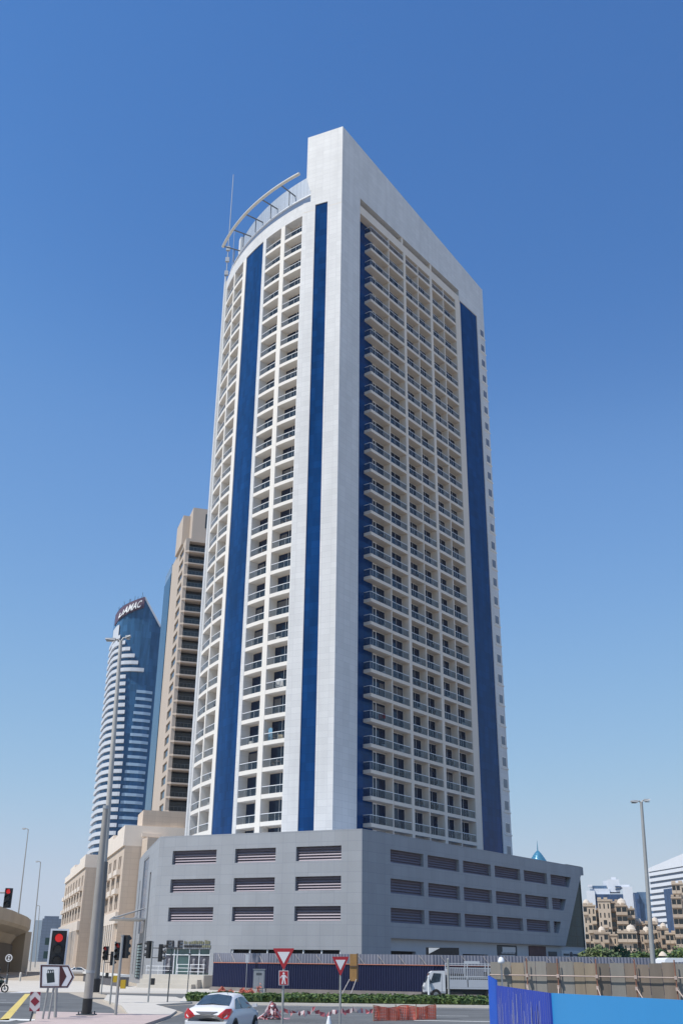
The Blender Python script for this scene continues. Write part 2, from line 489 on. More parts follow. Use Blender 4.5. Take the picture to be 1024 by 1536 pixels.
# left flat face with its glass slot
FRl.box(mb, 0.0, 2.45, -1.2, 0.0, ZB, 116.2, 0)
FRl.box(mb, 4.60, 5.45, -1.2, 0.0, ZB, 116.2, 0)
FRl.box(mb, 5.45, 6.72, -1.2, -0.003, ZB, 113.92, 0)
FRl.box(mb, 2.45, 4.60, -1.2, -0.002, 113.0, 116.2, 0)
FRl.box(mb, 0.003, 2.447, -0.02, 0.006, 111.95, 112.05, 2)
FRl.box(mb, 4.603, 6.7, -0.02, 0.006, 111.95, 112.05, 2)
# bowed front
for a, b, mm in ((13.72, 13.95, 0), (19.1, 20.35, 1), (25.6, 26.75, 0), (34.2, 35.72, 1), (40.75, 41.42, 1), (47.7, 48.9, 0)):
    arc(mb, a, b, KR - ND, KR, ZB, 111.62, mm, 0.8)
arc(mb, 13.72, 48.9, KR - ND, KR, 111.62, 113.92, 0)
arc(mb, 48.9, 50.4, KR - 4.0, KR + 0.25, ZB, 113.9, 0, 0.8)
arc(mb, 44.0, 45.6, KR - 2.6, KR - 1.3, 113.95, 121.6, 0, 0.8)
# core
corepts = [FRr.P(4.5, -DR, 0), FRr.P(41.9, -DR, 0), FRr.P(44.0, -3.0, 0), FRr.P(44.0, -30, 0), cp(49.5, KR - 20, 0), cp(49.5, KR - ND, 0)]
for i in range(20): corepts.append(cp(49.0 - i * (49.0 - 14.2) / 19, KR - ND, 0))
corepts += [FRl.P(5.0, -ND, 0), FRl.P(0.5, -1.0, 0)]
mb.prism([(p.x, p.y) for p in corepts], ZB, 113.6, 2)
wall_o = mb.build("wall", [WHITE, CREAM, NICHE, DARK, BEIGE_R], tower)
# glass strips
mb = MB(); FRl.box(mb, 2.45, 4.60, -0.8, -0.14, ZB, 113.0); mb.build("glass_strip", BLUE, tower)
mb = MB(); arc(mb, 26.75, 34.2, KR - 0.9, KR - 0.12, ZB, 111.62, 0, 0.93); mb.build("glass_strip", BLUE, tower)
mb = MB(); FRr.box(mb, 4.87, 9.9, -DR - 0.2, -DR + 0.06, ZB, 113.3); mb.build("glass_strip", BLUE, tower)
mb = MB(); FRr.box(mb, 35.85, 41.9, -DR - 0.2, -0.14, ZB, 114.1); mb.build("glass_strip", BLUE, tower)
# balconies
FH_R, FH_L = 3.311, 3.335
colsR = [(7.86, 12.95, True), (13.15, 17.35, False), (18.0, 21.75, False), (21.95, 25.6, False), (26.3, 30.0, False), (30.2, 34.1, False)]
colsL = [(13.95, 19.1), (20.35, 25.6), (35.72, 40.75), (41.42, 47.7)]
CURT = mat("curtain_grey", (0.15, 0.145, 0.15), 0.9, var=0.2, vs=1.5)
ACM = mat("ac_unit_white", (0.62, 0.62, 0.60), 0.6)
TIMBF = mat("balcony_furniture", (0.20, 0.15, 0.12), 0.8)
BM = [CREAM, WFRAME, RAILG, DOORG, NICHE, CURT, ACM, TIMBF, BEIGE_R]
vr = random.Random(21)
def clutter(boxf, door, a, b, n0, zf, kind):
    """what differs from flat to flat: curtains behind the glass, an air conditioner, a table and chair"""
    w = b - a
    if kind == 1: boxf(door, a + w * .55, b - w * .08, n0 + .051, n0 + .06, zf + .05, zf + 2.3, 5)
    if kind == 2: boxf(door, a + w * .08, a + w * .40, n0 + .051, n0 + .06, zf + .05, zf + 2.3, 5)
    if kind == 3: boxf(door, a + w * .62, a + w * .80, n0 + .25, n0 + .60, zf + .01, zf + .62, 6)
    if kind == 4:
        boxf(door, a + w * .30, a + w * .50, n0 + .45, n0 + .95, zf + .66, zf + .71, 7)
        for q in (.32, .47): boxf(door, a + w * q, a + w * (q + .015), n0 + .6, n0 + .65, zf, zf + .66, 7)
        boxf(door, a + w * .58, a + w * .70, n0 + .45, n0 + .85, zf + .40, zf + .45, 7); boxf(door, a + w * .69, a + w * .70, n0 + .45, n0 + .85, zf + .45, zf + .9, 7)
    if kind == 5: boxf(door, a + w * .05, b - w * .05, n0 + .051, n0 + .06, zf + 1.5, zf + 2.4, 5)

def balc_right(slabm, rail, door, c, z0, kind=0):
    t0, t1, free = c
    nf = 0.02 if free else -0.06
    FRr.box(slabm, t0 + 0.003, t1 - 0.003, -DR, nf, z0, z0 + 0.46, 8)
    zf = z0 + 0.46
    g0 = t0 + (0.06 if free else 0.02)
    FRr.box(rail, g0, t1 - 0.02, nf - 0.12, nf - 0.10, zf + 0.06, zf + 0.98, 2)
    FRr.box(rail, g0, t1 - 0.02, nf - 0.15, nf - 0.08, zf + 0.98, zf + 1.05, 1)
    n = 3
    for i in range(n + 1):
        tt = g0 + (t1 - 0.1 - g0) * i / n
        FRr.box(rail, tt, tt + 0.05, nf - 0.16, nf - 0.121, zf, zf + 0.98, 1)
    if free:
        FRr.box(rail, g0 - 0.03, g0 - 0.01, -DR + 0.1, nf - 0.16, zf + 0.06, zf + 0.98, 2)
        FRr.box(rail, g0 - 0.05, g0 + 0.01, -DR + 0.1, nf - 0.16, zf + 0.98, zf + 1.05, 1)
    h = 2.72
    d0, d1 = (t0 + 2.1, t1 - 0.05) if free else (t0 + 0.3, t1 - 0.05)
    FRr.box(door, d0, d1, -DR - 0.05, -DR + 0.05, zf, zf + h, 3)
    dm = t0 + (t1 - t0) * (0.62 if not free else 0.55)
    for a, b in ((dm, dm + 0.035), (d1 - 0.05, d1)): FRr.box(door, a, b, -DR + 0.04, -DR + 0.08, zf, zf + h, 1)
    FRr.box(door, d0, d1, -DR + 0.04, -DR + 0.09, zf + h, zf + h + 0.06, 1)
    clutter(FRr.box, door, d0, d1, -DR, zf, kind)
    if free:   # open door leaf with a white frame at the free end
        for a, b, c_, d_ in ((d0, d0 + 0.07, zf, zf + h), (d0 + 0.75, d0 + 0.82, zf, zf + h), (d0, d0 + 0.82, zf + h - 0.08, zf + h)):
            FRr.box(door, a, b, -DR + 0.06, -DR + 0.10, c_, d_, 1)
def balc_left(slabm, rail, door, c, z0, kind=0):
    a, b = c
    arc(slabm, a + 0.005, b - 0.005, KR - ND, KR - 0.03, z0, z0 + 0.52, 0, 1.8)
    zf = z0 + 0.52
    arc(rail, a + 0.03, b - 0.03, KR - 0.14, KR - 0.12, zf + 0.06, zf + 0.92, 2, 1.8)
    arc(rail, a + 0.03, b - 0.03, KR - 0.17, KR - 0.09, zf + 0.92, zf + 1.0, 1, 1.8)
    for i in range(4):
        tt = a + 0.06 + (b - a - 0.2) * i / 3
        arc(rail, tt, tt + 0.07, KR - 0.18, KR - 0.142, zf, zf + 0.92, 1, 1)
    w = b - a
    arc(door, a + 0.25, b - 0.15, KR - ND - 0.05, KR - ND + 0.04, zf, zf + 2.68, 3, 1.8)
    clutter(lambda m_, t0, t1, n0, n1, z0_, z1_, q: arc(m_, t0, t1, KR + n0, KR + n1, z0_, z1_, q, 2), door, a + .25, b - .15, -ND, zf, kind)
    arc(door, a + w * 0.45, a + w * 0.45 + 0.08, KR - ND + 0.035, KR - ND + 0.07, zf, zf + 2.68, 1, 1.8)
rest = MB()
for ci, c in enumerate(colsR):
    s, r_, d = MB(), MB(), MB()
    balc_right(s, r_, d, c, 18.31)
    bo = s.build("balcony", BM, tower); r_.build("railing", BM, bo); d.build("balcony_door", BM, bo)
    vdata = []
    for kd in range(1, 6):
        dm_ = MB(); balc_right(MB(), MB(), dm_, c, 18.31, kd); vo = dm_.build("balcony_door", BM, tower); vdata.append(vo.data); bpy.data.objects.remove(vo)
    for k in range(1, 10):
        nb = dup_part(bo, (0, 0, FH_R * k))
        kd = vr.choice((0, 0, 0, 0, 1, 2, 3, 3, 4, 4, 5))
        if kd:
            for ch in nb.children:
                if ch.name.startswith("balcony_door"): ch.data = vdata[kd - 1]
    for k in list(range(10, 29)): balc_right(rest, rest, rest, c, 18.31 + FH_R * k, vr.choice((0, 0, 0, 0, 1, 2, 3, 3, 4, 4, 5)))
    balc_right(rest, rest, rest, c, 18.31 - FH_R)
for ci, c in enumerate(colsL):
    s, r_, d = MB(), MB(), MB()
    balc_left(s, r_, d, c, 18.05)
    bo = s.build("balcony", BM, tower); r_.build("railing", BM, bo); d.build("balcony_door", BM, bo)
    vdata = []
    for kd in range(1, 6):
        dm_ = MB(); balc_left(MB(), MB(), dm_, c, 18.05, kd); vo = dm_.build("balcony_door", BM, tower); vdata.append(vo.data); bpy.data.objects.remove(vo)
    for k in range(1, 10):
        nb = dup_part(bo, (0, 0, FH_L * k))
        kd = vr.choice((0, 0, 0, 0, 1, 2, 3, 3, 4, 4, 5))
        if kd:
            for ch in nb.children:
                if ch.name.startswith("balcony_door"): ch.data = vdata[kd - 1]
    for k in range(10, 28): balc_left(rest, rest, rest, c, 18.05 + FH_L * k, vr.choice((0, 0, 0, 0, 1, 2, 3, 3, 4, 4, 5)))
    balc_left(rest, rest, rest, c, 18.05 - FH_L)
o = rest.build("upper_balconies", BM, tower); o["kind"] = "stuff"; o["label"] = "upper rows of balconies with glass railings"
# small windows up the far right edge
mb = MB(); FRr.box(mb, 42.75, 44.2, -0.1, 0.03, 17.6, 19.2, 1); FRr.box(mb, 42.9, 44.05, -0.05, 0.05, 17.75, 19.05, 0); FRr.box(mb, 42.6, 44.66, 0.0, 0.10, 17.3, 17.5, 1)
w0 = mb.build("window", [mat("grey_window_glass", (0.16, 0.17, 0.20), 0.15, var=0.2, vs=0.3), CREAM], tower)
for k in range(1, 29): dup_part(w0, (0, 0, FH_R * k))
# crown: parapet, screen, canopy ring
mb = MB(); arc(mb, 10.5, 48.5, KR - 0.9, KR - 0.55, 113.92, 115.55, 0); mb.build("parapet", PARAP, tower)
mb = MB(); arc(mb, 10.5, 48.5, KR - 1.0, KR - 0.40, 115.55, 115.8, 0); mb.build("parapet_cap", WFRAME, tower)
mb = MB(); arc(mb, 13.6, 43.9, KR - 1.75, KR - 1.65, 113.7, 121.0, 0); mb.build("roof_screen", MESHM, tower)
ring = mb = MB()
pts = [cp(13.2 + i * (44.6 - 13.2) / 30, KR + 1.75, 118.7) for i in range(31)]
mb.path(pts, 0.26, 8, 0); ro = mb.build("canopy_ring", mat("cream_steel", (0.62, 0.60, 0.55), 0.5), tower)
for th in (18.6, 25.0, 31.3, 37.6, 44.2):
    mb = MB(); mb.tube(cp(th, KR - 1.9, 118.55), cp(th, KR + 1.75, 118.6), 0.12, 0.12, 6)
    mb.tube(cp(th, KR - 0.3, 115.8), cp(th, KR - 0.3, 118.5), 0.09, 0.09, 6)
    mb.build("canopy_bracket", mat("canopy_grey_steel", (0.14, 0.155, 0.18), 0.5), ro)
ap = at(344, 350, cp(46, KR, 0).y + 3)
mb = MB(); mb.tube((ap.x, ap.y, 113), (ap.x, ap.y, at(349, 262, ap.y).z), 0.10, 0.06, 6)
for dz in (116.0, 119.0, 121.5): mb.box(ap.x - 0.35, ap.x + 0.35, ap.y - .2, ap.y + .2, dz, dz + 0.9)
mb.tube((ap.x + 0.8, ap.y + 1, 113), (ap.x + .8, ap.y + 1, 127), 0.05, 0.04, 6)
mb.build("antenna", STEEL, tower)
# thin grey edge pipe along the left end
mb = MB(); mb.tube(cp(50.6, KR + 0.1, ZB), cp(50.6, KR + 0.1, 117), 0.16, 0.16, 8); mb.build("drain_pipe", PARAP, tower)

# podium
P0 = pol(1.34, 113.8)
PR = Fr(P0, UR); PL = Fr(P0, UL, True)
ZP = 15.9
Lcols = [(2.4, 7.8), (10.3, 15.4), (17.8, 23.6)]
rows = [(12.75, 14.25), (9.72, 11.15), (6.68, 8.15)]
rowsR = [(12.85, 14.25), (9.68, 11.2), (6.72, 8.2)]
Rcols = [(5.3, 12.0), (12.9, 19.9), (20.8, 27.6), (28.6, 35.4), (36.4, 43.1)]
mb = MB()      # 0 cladding 1 dark 2 pale panel
holes = [(a, b, c, d) for a, b in Lcols for c, d in rows] + [(17.9, 23.75, 1.3, 3.85), (2.4, 15.3, 3.2, 3.87)]
PL.wall(mb, 0, 25.5, 0, ZP, holes, 0.7, 0, 0, back=1)
PR.wall(mb, 0, 5.28, 0, ZP, [], 0.5, 0)
holes = [(a, b, c, d) for a, b in Rcols for c, d in rowsR]
PR.wall(mb, 5.28, 44.2, 5.15, ZP, holes, 0.7, 0, 0, back=1)
def sl(z): return 47.5 + (z - 5.3) / (15.83 - 5.3) * 7.3
zz = [5.15, 6.72, 8.2, 9.68, 11.2, 12.85, 14.25, ZP]
for i in range(7):
    za, zb_ = zz[i], zz[i + 1]
    a = 44.2
    if i % 2 == 0:
        mb.face([PR.P(a, 0, za), PR.P(sl(za), 0, za), PR.P(sl(zb_), 0, zb_), PR.P(a, 0, zb_)], 0)
    else:
        g = 3.0
        mb.face([PR.P(sl(za) - g, 0, za), PR.P(sl(za), 0, za), PR.P(sl(zb_), 0, zb_), PR.P(sl(zb_) - g, 0, zb_)], 0)
        mb.face([PR.P(sl(za) - g, 0, za), PR.P(sl(za) - g, -0.7, za), PR.P(sl(zb_) - g, -0.7, zb_), PR.P(sl(zb_) - g, 0, zb_)], 0)
        mb.face([PR.P(a, -0.7, za), PR.P(sl(za) - g, -0.7, za), PR.P(sl(zb_) - g, -0.7, zb_), PR.P(a, -0.7, zb_)], 1)
        mb.face([PR.P(a, -0.7, za), PR.P(a, 0, za), PR.P(a, 0, zb_), PR.P(a, -0.7, zb_)], 0)
        for z_ in (za, zb_):
            mb.face([PR.P(a, -0.7, z_), PR.P(sl(z_) - g, -0.7, z_), PR.P(sl(z_) - g, 0, z_), PR.P(a, 0, z_)], 0)
# reveal under the cladding and along the slant
mb.face([PR.P(5.28, 0, 5.15), PR.P(sl(5.15), 0, 5.15), PR.P(sl(5.15), -0.6, 5.15), PR.P(5.28, -0.6, 5.15)], 0)
mb.face([PR.P(5.28, 0, 0), PR.P(5.28, -0.6, 0), PR.P(5.28, -0.6, 5.15), PR.P(5.28, 0, 5.15)], 0)
mb.face([PR.P(sl(5.15), 0, 5.15), PR.P(sl(5.15), -0.6, 5.15), PR.P(sl(ZP), -0.6, ZP), PR.P(sl(ZP), 0, ZP)], 0)
# recessed ground storey
PR.wall(mb, 5.28, 54.6, 0, 5.15, [(6.0, 11.0, 2.4, 3.9), (21.0, 27.0, 2.4, 3.8), (29.3, 34.5, 1.0, 4.95), (37.6, 42.6, 1.0, 5.0)], 0.5, 2, 2, n=-0.6, back=1)
# flank beyond the left corner
fl = [PL.P(25.5, 0, 0), Vector((-21.6, 127.6, 0)), Vector((-26.0, 144.2, 0)), Vector((-28.3, 153.6, 0))]
FK1 = Fr(fl[1], (fl[2] - fl[1]).to_2d(), True); L1 = (fl[2] - fl[1]).length
FK2 = Fr(fl[2], (fl[3] - fl[2]).to_2d(), True); L2 = (fl[3] - fl[2]).length
mb.face([fl[0], fl[1], fl[1] + Vector((0, 0, ZP)), fl[0] + Vector((0, 0, ZP))], 0)
FK1.wall(mb, 0, L1, 0, ZP, [(4.2, 6.0, 1.0, 12.6), (8.8, L1 - 0.8, 5.8, ZP - 0.2), (8.8, L1 - 0.8, 0.6, 4.6)], 0.4, 0, 0, back=1)
FK2.wall(mb, 0, L2, 0, ZP, [(3.0, 4.6, 1.0, 12.6)], 0.4, 0, 0, back=1)
# roof with parapet behind
back = [PR.P(54.6, -0.4, 0), PR.P(54.6, -35, 0), fl[3] + Vector((12, 8, 0)), fl[3]]
roof = [P0, PR.P(sl(ZP), 0, 0)] + back + [fl[2], fl[1], fl[0]]
mb.face([(p.x, p.y, 15.0) for p in roof], 2)
for a, b in zip(roof, roof[1:] + roof[:1]):
    d = (b - a).normalized(); n = Vector((-d.y, d.x, 0)) * 0.35
    mb.hexa([a + n + Vector((0, 0, 14.8)), b + n + Vector((0, 0, 14.8)), b + n * 0.1 + Vector((0, 0, 14.8)), a + n * 0.1 + Vector((0, 0, 14.8)),
             a + n + Vector((0, 0, ZP - .004)), b + n + Vector((0, 0, ZP - .004)), b - n * 0.02 + Vector((0, 0, ZP - .004)), a - n * 0.02 + Vector((0, 0, ZP - .004))], 0)
for a, b in zip(back, back[1:]): mb.face([a, b, b + Vector((0, 0, ZP)), a + Vector((0, 0, ZP))], 0)
podium = mb.build("podium", [GPANEL, DARK, GPANEL2], tower)
def louvre(fr, a, b, c, d):
    m_ = MB(); k = 5 if b - a > 3 else 4
    for i in range(5):
        z = c + 0.04 + i * (d - c - 0.05) / 5.0
        h = (d - c) / 5 * 0.86
        p = [fr.P(a + .004, -0.50, z), fr.P(b - .004, -0.50, z), fr.P(b - .004, -0.46, z), fr.P(a + .004, -0.46, z),
             fr.P(a + .004, -0.34, z + h), fr.P(b - .004, -0.34, z + h), fr.P(b - .004, -0.30, z + h), fr.P(a + .004, -0.30, z + h)]
        p = [fr.P(a + .004, -0.33, z), fr.P(b - .004, -0.33, z), fr.P(b - .004, -0.29, z), fr.P(a + .004, -0.29, z),
             fr.P(a + .004, -0.53, z + h), fr.P(b - .004, -0.53, z + h), fr.P(b - .004, -0.49, z + h), fr.P(a + .004, -0.49, z + h)]
        m_.hexa(p, 0)
    fr.box(m_, a + .004, b - .004, -.66, -.60, c + .004, d - .004)
    return m_.build("louvre", LOUV, podium)
for a, b in Lcols:
    for c, d in rows: louvre(PL, a, b, c, d)
for a, b in Rcols:
    for c, d in rowsR: louvre(PR, a, b, c, d)
for c, d in rowsR: louvre(PR, 44.2, sl(c) - 3.05, c, d)
GREENG = panel("dark_green_glass", (0.018, 0.05, 0.06), 1.6, 1.3, (0.012, 0.03, 0.035), rough=0.12, var=0.3, mortar=0.05, spec=0.12)
mb = MB()
mb.face([PR.P(sl(5.15) - 0.2, -0.5, 5.15), PR.P(54.6, -0.5, 5.15), PR.P(54.6, -0.5, ZP - 0.2), PR.P(sl(ZP) - 0.4, -0.5, ZP - 0.2)], 0)
PR.box(mb, 54.45, 54.75, -20, -0.45, 5.15, ZP - 0.1, 0)
mb.build("corner_glazing", GREENG, podium)
mb = MB(); PR.box(mb, 51.5, 56.5, -3.4, -0.9, 15.92, 16.15, 0); mb.build("roof_canopy", DSTEEL, podium)
NAVYG = mat("navy_window_glass", (0.035, 0.075, 0.16), 0.12, 0.3, var=0.2, vs=0.3)
mb = MB(); FK1.box(mb, 8.85, L1 - 0.85, -0.35, -0.12, 5.8, ZP - 0.25); mb.build("tall_window", NAVYG, podium)
mb = MB()
for i in range(11):
    z = 0.7 + i * 0.35; FK1.box(mb, 8.85, L1 - 0.85, -0.3, -0.1, z, z + 0.24)
mb.build("louvre", mat("green_grey_metal", (0.30, 0.40, 0.40), 0.5), podium)
# entrance canopy of grey steel on the flank
mb = MB()
cb = FK1.P(9.5, 0, 6.1)
FK1.box(mb, 6.5, 13.5, 0.02, 4.0, 7.2, 7.36, 0)
for i in range(6): mb.tube(FK1.P(6.8 + i * 1.3, 0.02, 8.6), FK1.P(6.8 + i * 1.3, 3.8, 7.4), 0.05, 0.05, 5)
for n_ in (1.2, 2.6, 3.8): mb.tube(FK1.P(6.5, n_, 7.48), FK1.P(13.5, n_, 7.48), 0.07, 0.07, 5)
mb.build("entrance_canopy", STEEL, podium)
# shop front
SHOPG = mat("shop_glass", (0.05, 0.10, 0.10), 0.08, spec=0.8, var=0.35, vs=0.6)
mb = MB(); PL.box(mb, 17.95, 23.7, -0.6, -0.3, 1.3, 3.82, 0); shop = mb.build("shop_front", SHOPG, podium)
mb = MB()
for t in (17.95, 19.3, 20.55, 22.1, 22.5, 23.62): PL.box(mb, t, t + 0.09, -0.3, -0.2, 1.3, 3.82)
PL.box(mb, 17.95, 23.71, -0.3, -0.19, 3.22, 3.31); mb.build("shop_frame", WFRAME, shop)
POSTER = mat("dark_poster", (0.06, 0.06, 0.08), 0.5, var=0.9, vs=1.6)
for a, b in ((18.08, 19.26), (19.42, 20.5), (22.62, 23.6)):
    mb = MB(); PL.box(mb, a, b, -0.295, -0.26, 1.45, 3.18); 
    mb.lathe(PL.P((a + b) / 2, -0.24, 2.35), [(0.0, -0.6), (0.24, -0.5), (0.28, -0.1), (0.12, 0.1), (0.20, 0.28), (0.15, 0.5), (0, 0.56)], 8, 1)
    mb.build("poster", [POSTER, mat("poster_grey", (0.22, 0.22, 0.24), 0.6)], shop)
SIGNK = mat("sign_black", (0.03, 0.03, 0.035), 0.4)
SIGNO = mat("sign_olive", (0.20, 0.20, 0.13), 0.5)
mb = MB()
vs, fs = text_mesh("ELE", 1.05, 0.12, 0.004)
wx = max(v.x for v in vs)
mb.mesh([PL.P(23.55 - v.x * (2.15 / wx), 0.08 + v.z, 3.92 + v.y * 1.1) for v in vs], fs, 0)
# the illegible smaller lettering: two rows of strokes
t = 21.2
while t > 17.95:
    w = random.uniform(0.10, 0.22); h = random.uniform(0.22, 0.4)
    PL.box(mb, t - w, t, 0.02, 0.10, 4.38, 4.38 + h, 1)
    w2 = random.uniform(0.12, 0.26)
    PL.box(mb, t - w2, t, 0.02, 0.10, 4.02, 4.24, 0 if t > 19 else 1)
    t -= max(w, w2) + 0.06
mb.build("shop_sign", [SIGNK, SIGNO], podium)
mb = MB()
for i in range(7): PL.box(mb, 2.4 + i * 2.12, 2.4 + i * 2.12 + 0.12, -0.3, -0.1, 3.2, 3.86)
mb.build("window_mullions", WFRAME, podium)
# right ground storey signs
REDB = mat("dark_red_board", (0.10, 0.055, 0.06), 0.7, var=0.4, vs=0.7)
SIGNW = mat("sign_white", (0.55, 0.57, 0.6), 0.5)
SIGND = mat("sign_dark", (0.04, 0.045, 0.06), 0.5)
mb = MB(); PR.box(mb, 37.7, 42.5, -0.75, -0.55, 1.2, 4.98); mb.build("billboard", REDB, podium)
mb = MB(); PR.box(mb, 29.4, 34.4, -0.75, -0.58, 3.1, 4.9, 0)
PR.box(mb, 30.6, 34.0, -0.575, -0.55, 4.15, 4.75, 1); PR.box(mb, 30.0, 33.8, -0.575, -0.54, 3.55, 3.8, 1)
t = 30.3
while t < 33.6: PR.box(mb, t, t + 0.22, -0.55, -0.53, 3.95, 4.15, 1); t += 0.36
mb.build("shop_sign", [SIGND, SIGNW], podium)
mb = MB(); PR.box(mb, 43.2, 45.6, -0.6, -0.5, 3.7, 4.4, 0); PR.box(mb, 47.0, 53.0, -0.6, -0.52, 3.5, 4.6, 1)
mb.disc(PR.P(50.0, -0.52, 4.05), PR.n, 0.42, 0.05, 14, 0)
PR.box(mb, 47.6, 49.4, -0.52, -0.49, 3.95, 4.2, 0); PR.box(mb, 50.6, 52.6, -0.52, -0.49, 3.95, 4.2, 0)
mb.build("shop_sign", [SIGND, SIGNW], podium)

# things on the balconies
def cloth_blob(name, c, sx, sz, m, label, cat):
    mb = MB(); n, k = 7, 6; vs = []
    for i in range(n):
        for j in range(k):
            u, v = i / (n - 1) - .5, j / (k - 1)
            vs.append(c + FRl.u * (u * sx) + FRl.n * (0.10 * math.sin(u * 14 + v * 3)) + Vector((0, 0, v * sz * (1 - 0.25 * abs(u)))))
    fs = [(i * k + j, (i + 1) * k + j, (i + 1) * k + j + 1, i * k + j + 1) for i in range(n - 1) for j in range(k - 1)]
    mb.mesh(vs, fs, 0, True)
    vs2 = [v + FRl.n * -0.06 for v in vs]; mb.mesh(vs2, [tuple(reversed(f)) for f in fs], 0, True)
    o = mb.build(name, m, None, tuple(c)); tag(o, label, cat)
cloth_blob("laundry", cp(16.2, KR - 0.5, 18.05 + 5 * FH_L + 0.75), 1.1, 1.15, mat("white_cloth", (0.75, 0.75, 0.75), 0.9), "white laundry bundle over the railing of a curved-front balcony", "laundry")
cloth_blob("towel", cp(18.0, KR - 0.5, 18.05 + 3 * FH_L + 0.6), 0.6, 1.7, mat("light_blue_cloth", (0.18, 0.38, 0.55), 0.9), "tall light blue towel hung at left end of a curved-front balcony", "towel")
cloth_blob("cushion", cp(15.6, KR - 0.6, 18.05 + 3 * FH_L + 0.62), 0.7, 0.6, mat("cream_cloth", (0.66, 0.58, 0.42), 0.9), "cream round cushion beside the light blue towel on the balcony", "cushion")
cloth_blob("blanket", FRr.P(10.9, -0.35, 18.31 + 4 * FH_R + 0.95), 0.9, 0.7, mat("dark_red_cloth", (0.26, 0.05, 0.06), 0.9), "dark red blanket over a shaded balcony railing by the blue strip", "blanket")

# ------------------------------------------------------------------ beige hotel tower behind, left
Hc = pol(-9.34, 275)
HL = Fr(Hc, (math.sin(R(-18)), math.cos(R(-18))), True)     # left-hand face, running back
HR = Fr(Hc, (math.sin(R(72)), math.cos(R(72))))              # front face
HBEIGE = mat("hotel_render", (0.49, 0.415, 0.35), 0.85, var=0.06, vs=0.15, streak=True)
hotel = thing("hotel_tower", "slender beige tower with stacked dark balconies rising behind the left side of the white tower", "tower", tuple(Hc))
mb = MB(); NF = 27; FH = 3.62; Z0 = 16.0; HT = 114.5
win = [(3.0, 10.0, Z0 + FH * k + 0.5, Z0 + FH * k + 2.75) for k in range(NF)]
HL.wall(mb, 0, 24, 0, HT, win, 0.5, 0, 0)
bays = [(1.0, 16.0, Z0 + FH * k + 0.4, Z0 + FH * k + 3.5) for k in range(NF)]
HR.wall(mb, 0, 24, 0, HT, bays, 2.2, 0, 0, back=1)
mb.face([HL.P(24, 0, 0), HL.P(24, -24, 0), HL.P(24, -24, HT), HL.P(24, 0, HT)], 0)
mb.face([HL.P(0, 0, HT), HL.P(24, 0, HT), HL.P(24, -24, HT), HL.P(0, -24, HT)], 0)
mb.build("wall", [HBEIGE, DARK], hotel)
mb = MB()
HR.box(mb, 1.5, 20, -20, -0.6, HT - 0.1, 124.6, 0)
HR.box(mb, -0.6 + 0.0, 1.5, -16, -5.0, HT - 0.1, 123.6, 0)
HR.box(mb, 5.2, 7.4, -0.59, -0.5, 118.5, 123.0, 1); HR.box(mb, 6.3, 8.2, -0.58, -0.45, 114.6, 118.0, 1)
mb.build("roof_block", [HBEIGE, DWIN], hotel)
w_ = None
for k in range(NF):
    if w_ is None:
        mb = MB(); HL.box(mb, 3.05, 9.95, -0.45, -0.3, Z0 + 0.52, Z0 + 2.73); w_ = mb.build("window", DWIN, hotel)
    else: dup_part(w_, (0, 0, FH * k))
b_ = None
for k in range(NF):
    if b_ is None:
        mb = MB(); HR.box(mb, 0.95, 16.2, -2.0, 0.7, Z0 - 0.02, Z0 + 0.36, 0)
        mb.face([HR.P(0.0, 0.01, Z0 - .05), HR.P(0.95, 0.7, Z0 - .05), HR.P(0.95, 0.7, Z0 + .5), HR.P(0.0, 0.01, Z0 + .5)], 0)
        for i in range(16): HR.box(mb, 1.2 + i, 1.26 + i, 0.55, 0.62, Z0 + 0.5, Z0 + 1.5, 1)
        HR.box(mb, 1.0, 16.1, 0.54, 0.63, Z0 + 1.5, Z0 + 1.58, 1)
        HR.box(mb, 1.3, 15.8, -2.1, -1.95, Z0 + 0.5, Z0 + 3.0, 2)
        b_ = mb.build("balcony", [HBEIGE, DSTEEL, DWIN], hotel)
    else: dup_part(b_, (0, 0, FH * k))
HG = blue_glass("hotel_side_glass", (0.02, 0.075, 0.14), 0.0, 1.6, 1.8)
mb = MB(); HL.box(mb, 24.02, 37, -18, 0.2, 0, 112.0); mb.build("glass_wing", HG, hotel)
mb = MB(); HL.box(mb, 25, 37.0, -17, 0.0, 112.0, 115.5); mb.build("glass_parapet", clear_glass("pale_glass", (0.35, 0.45, 0.55), 0.5, 0.5), hotel)
mb = MB(); mb.tube(HL.P(20, -1, HT), HL.P(20, -1, HT + 11), 0.12, 0.1, 6); mb.box(HL.P(20, -1, 0).x - .8, HL.P(20, -1, 0).x + .8, HL.P(20, -1, 0).y - .8, HL.P(20, -1, 0).y + .8, HT + 9.6, HT + 11.4)
mb.build("antenna", DSTEEL, hotel)

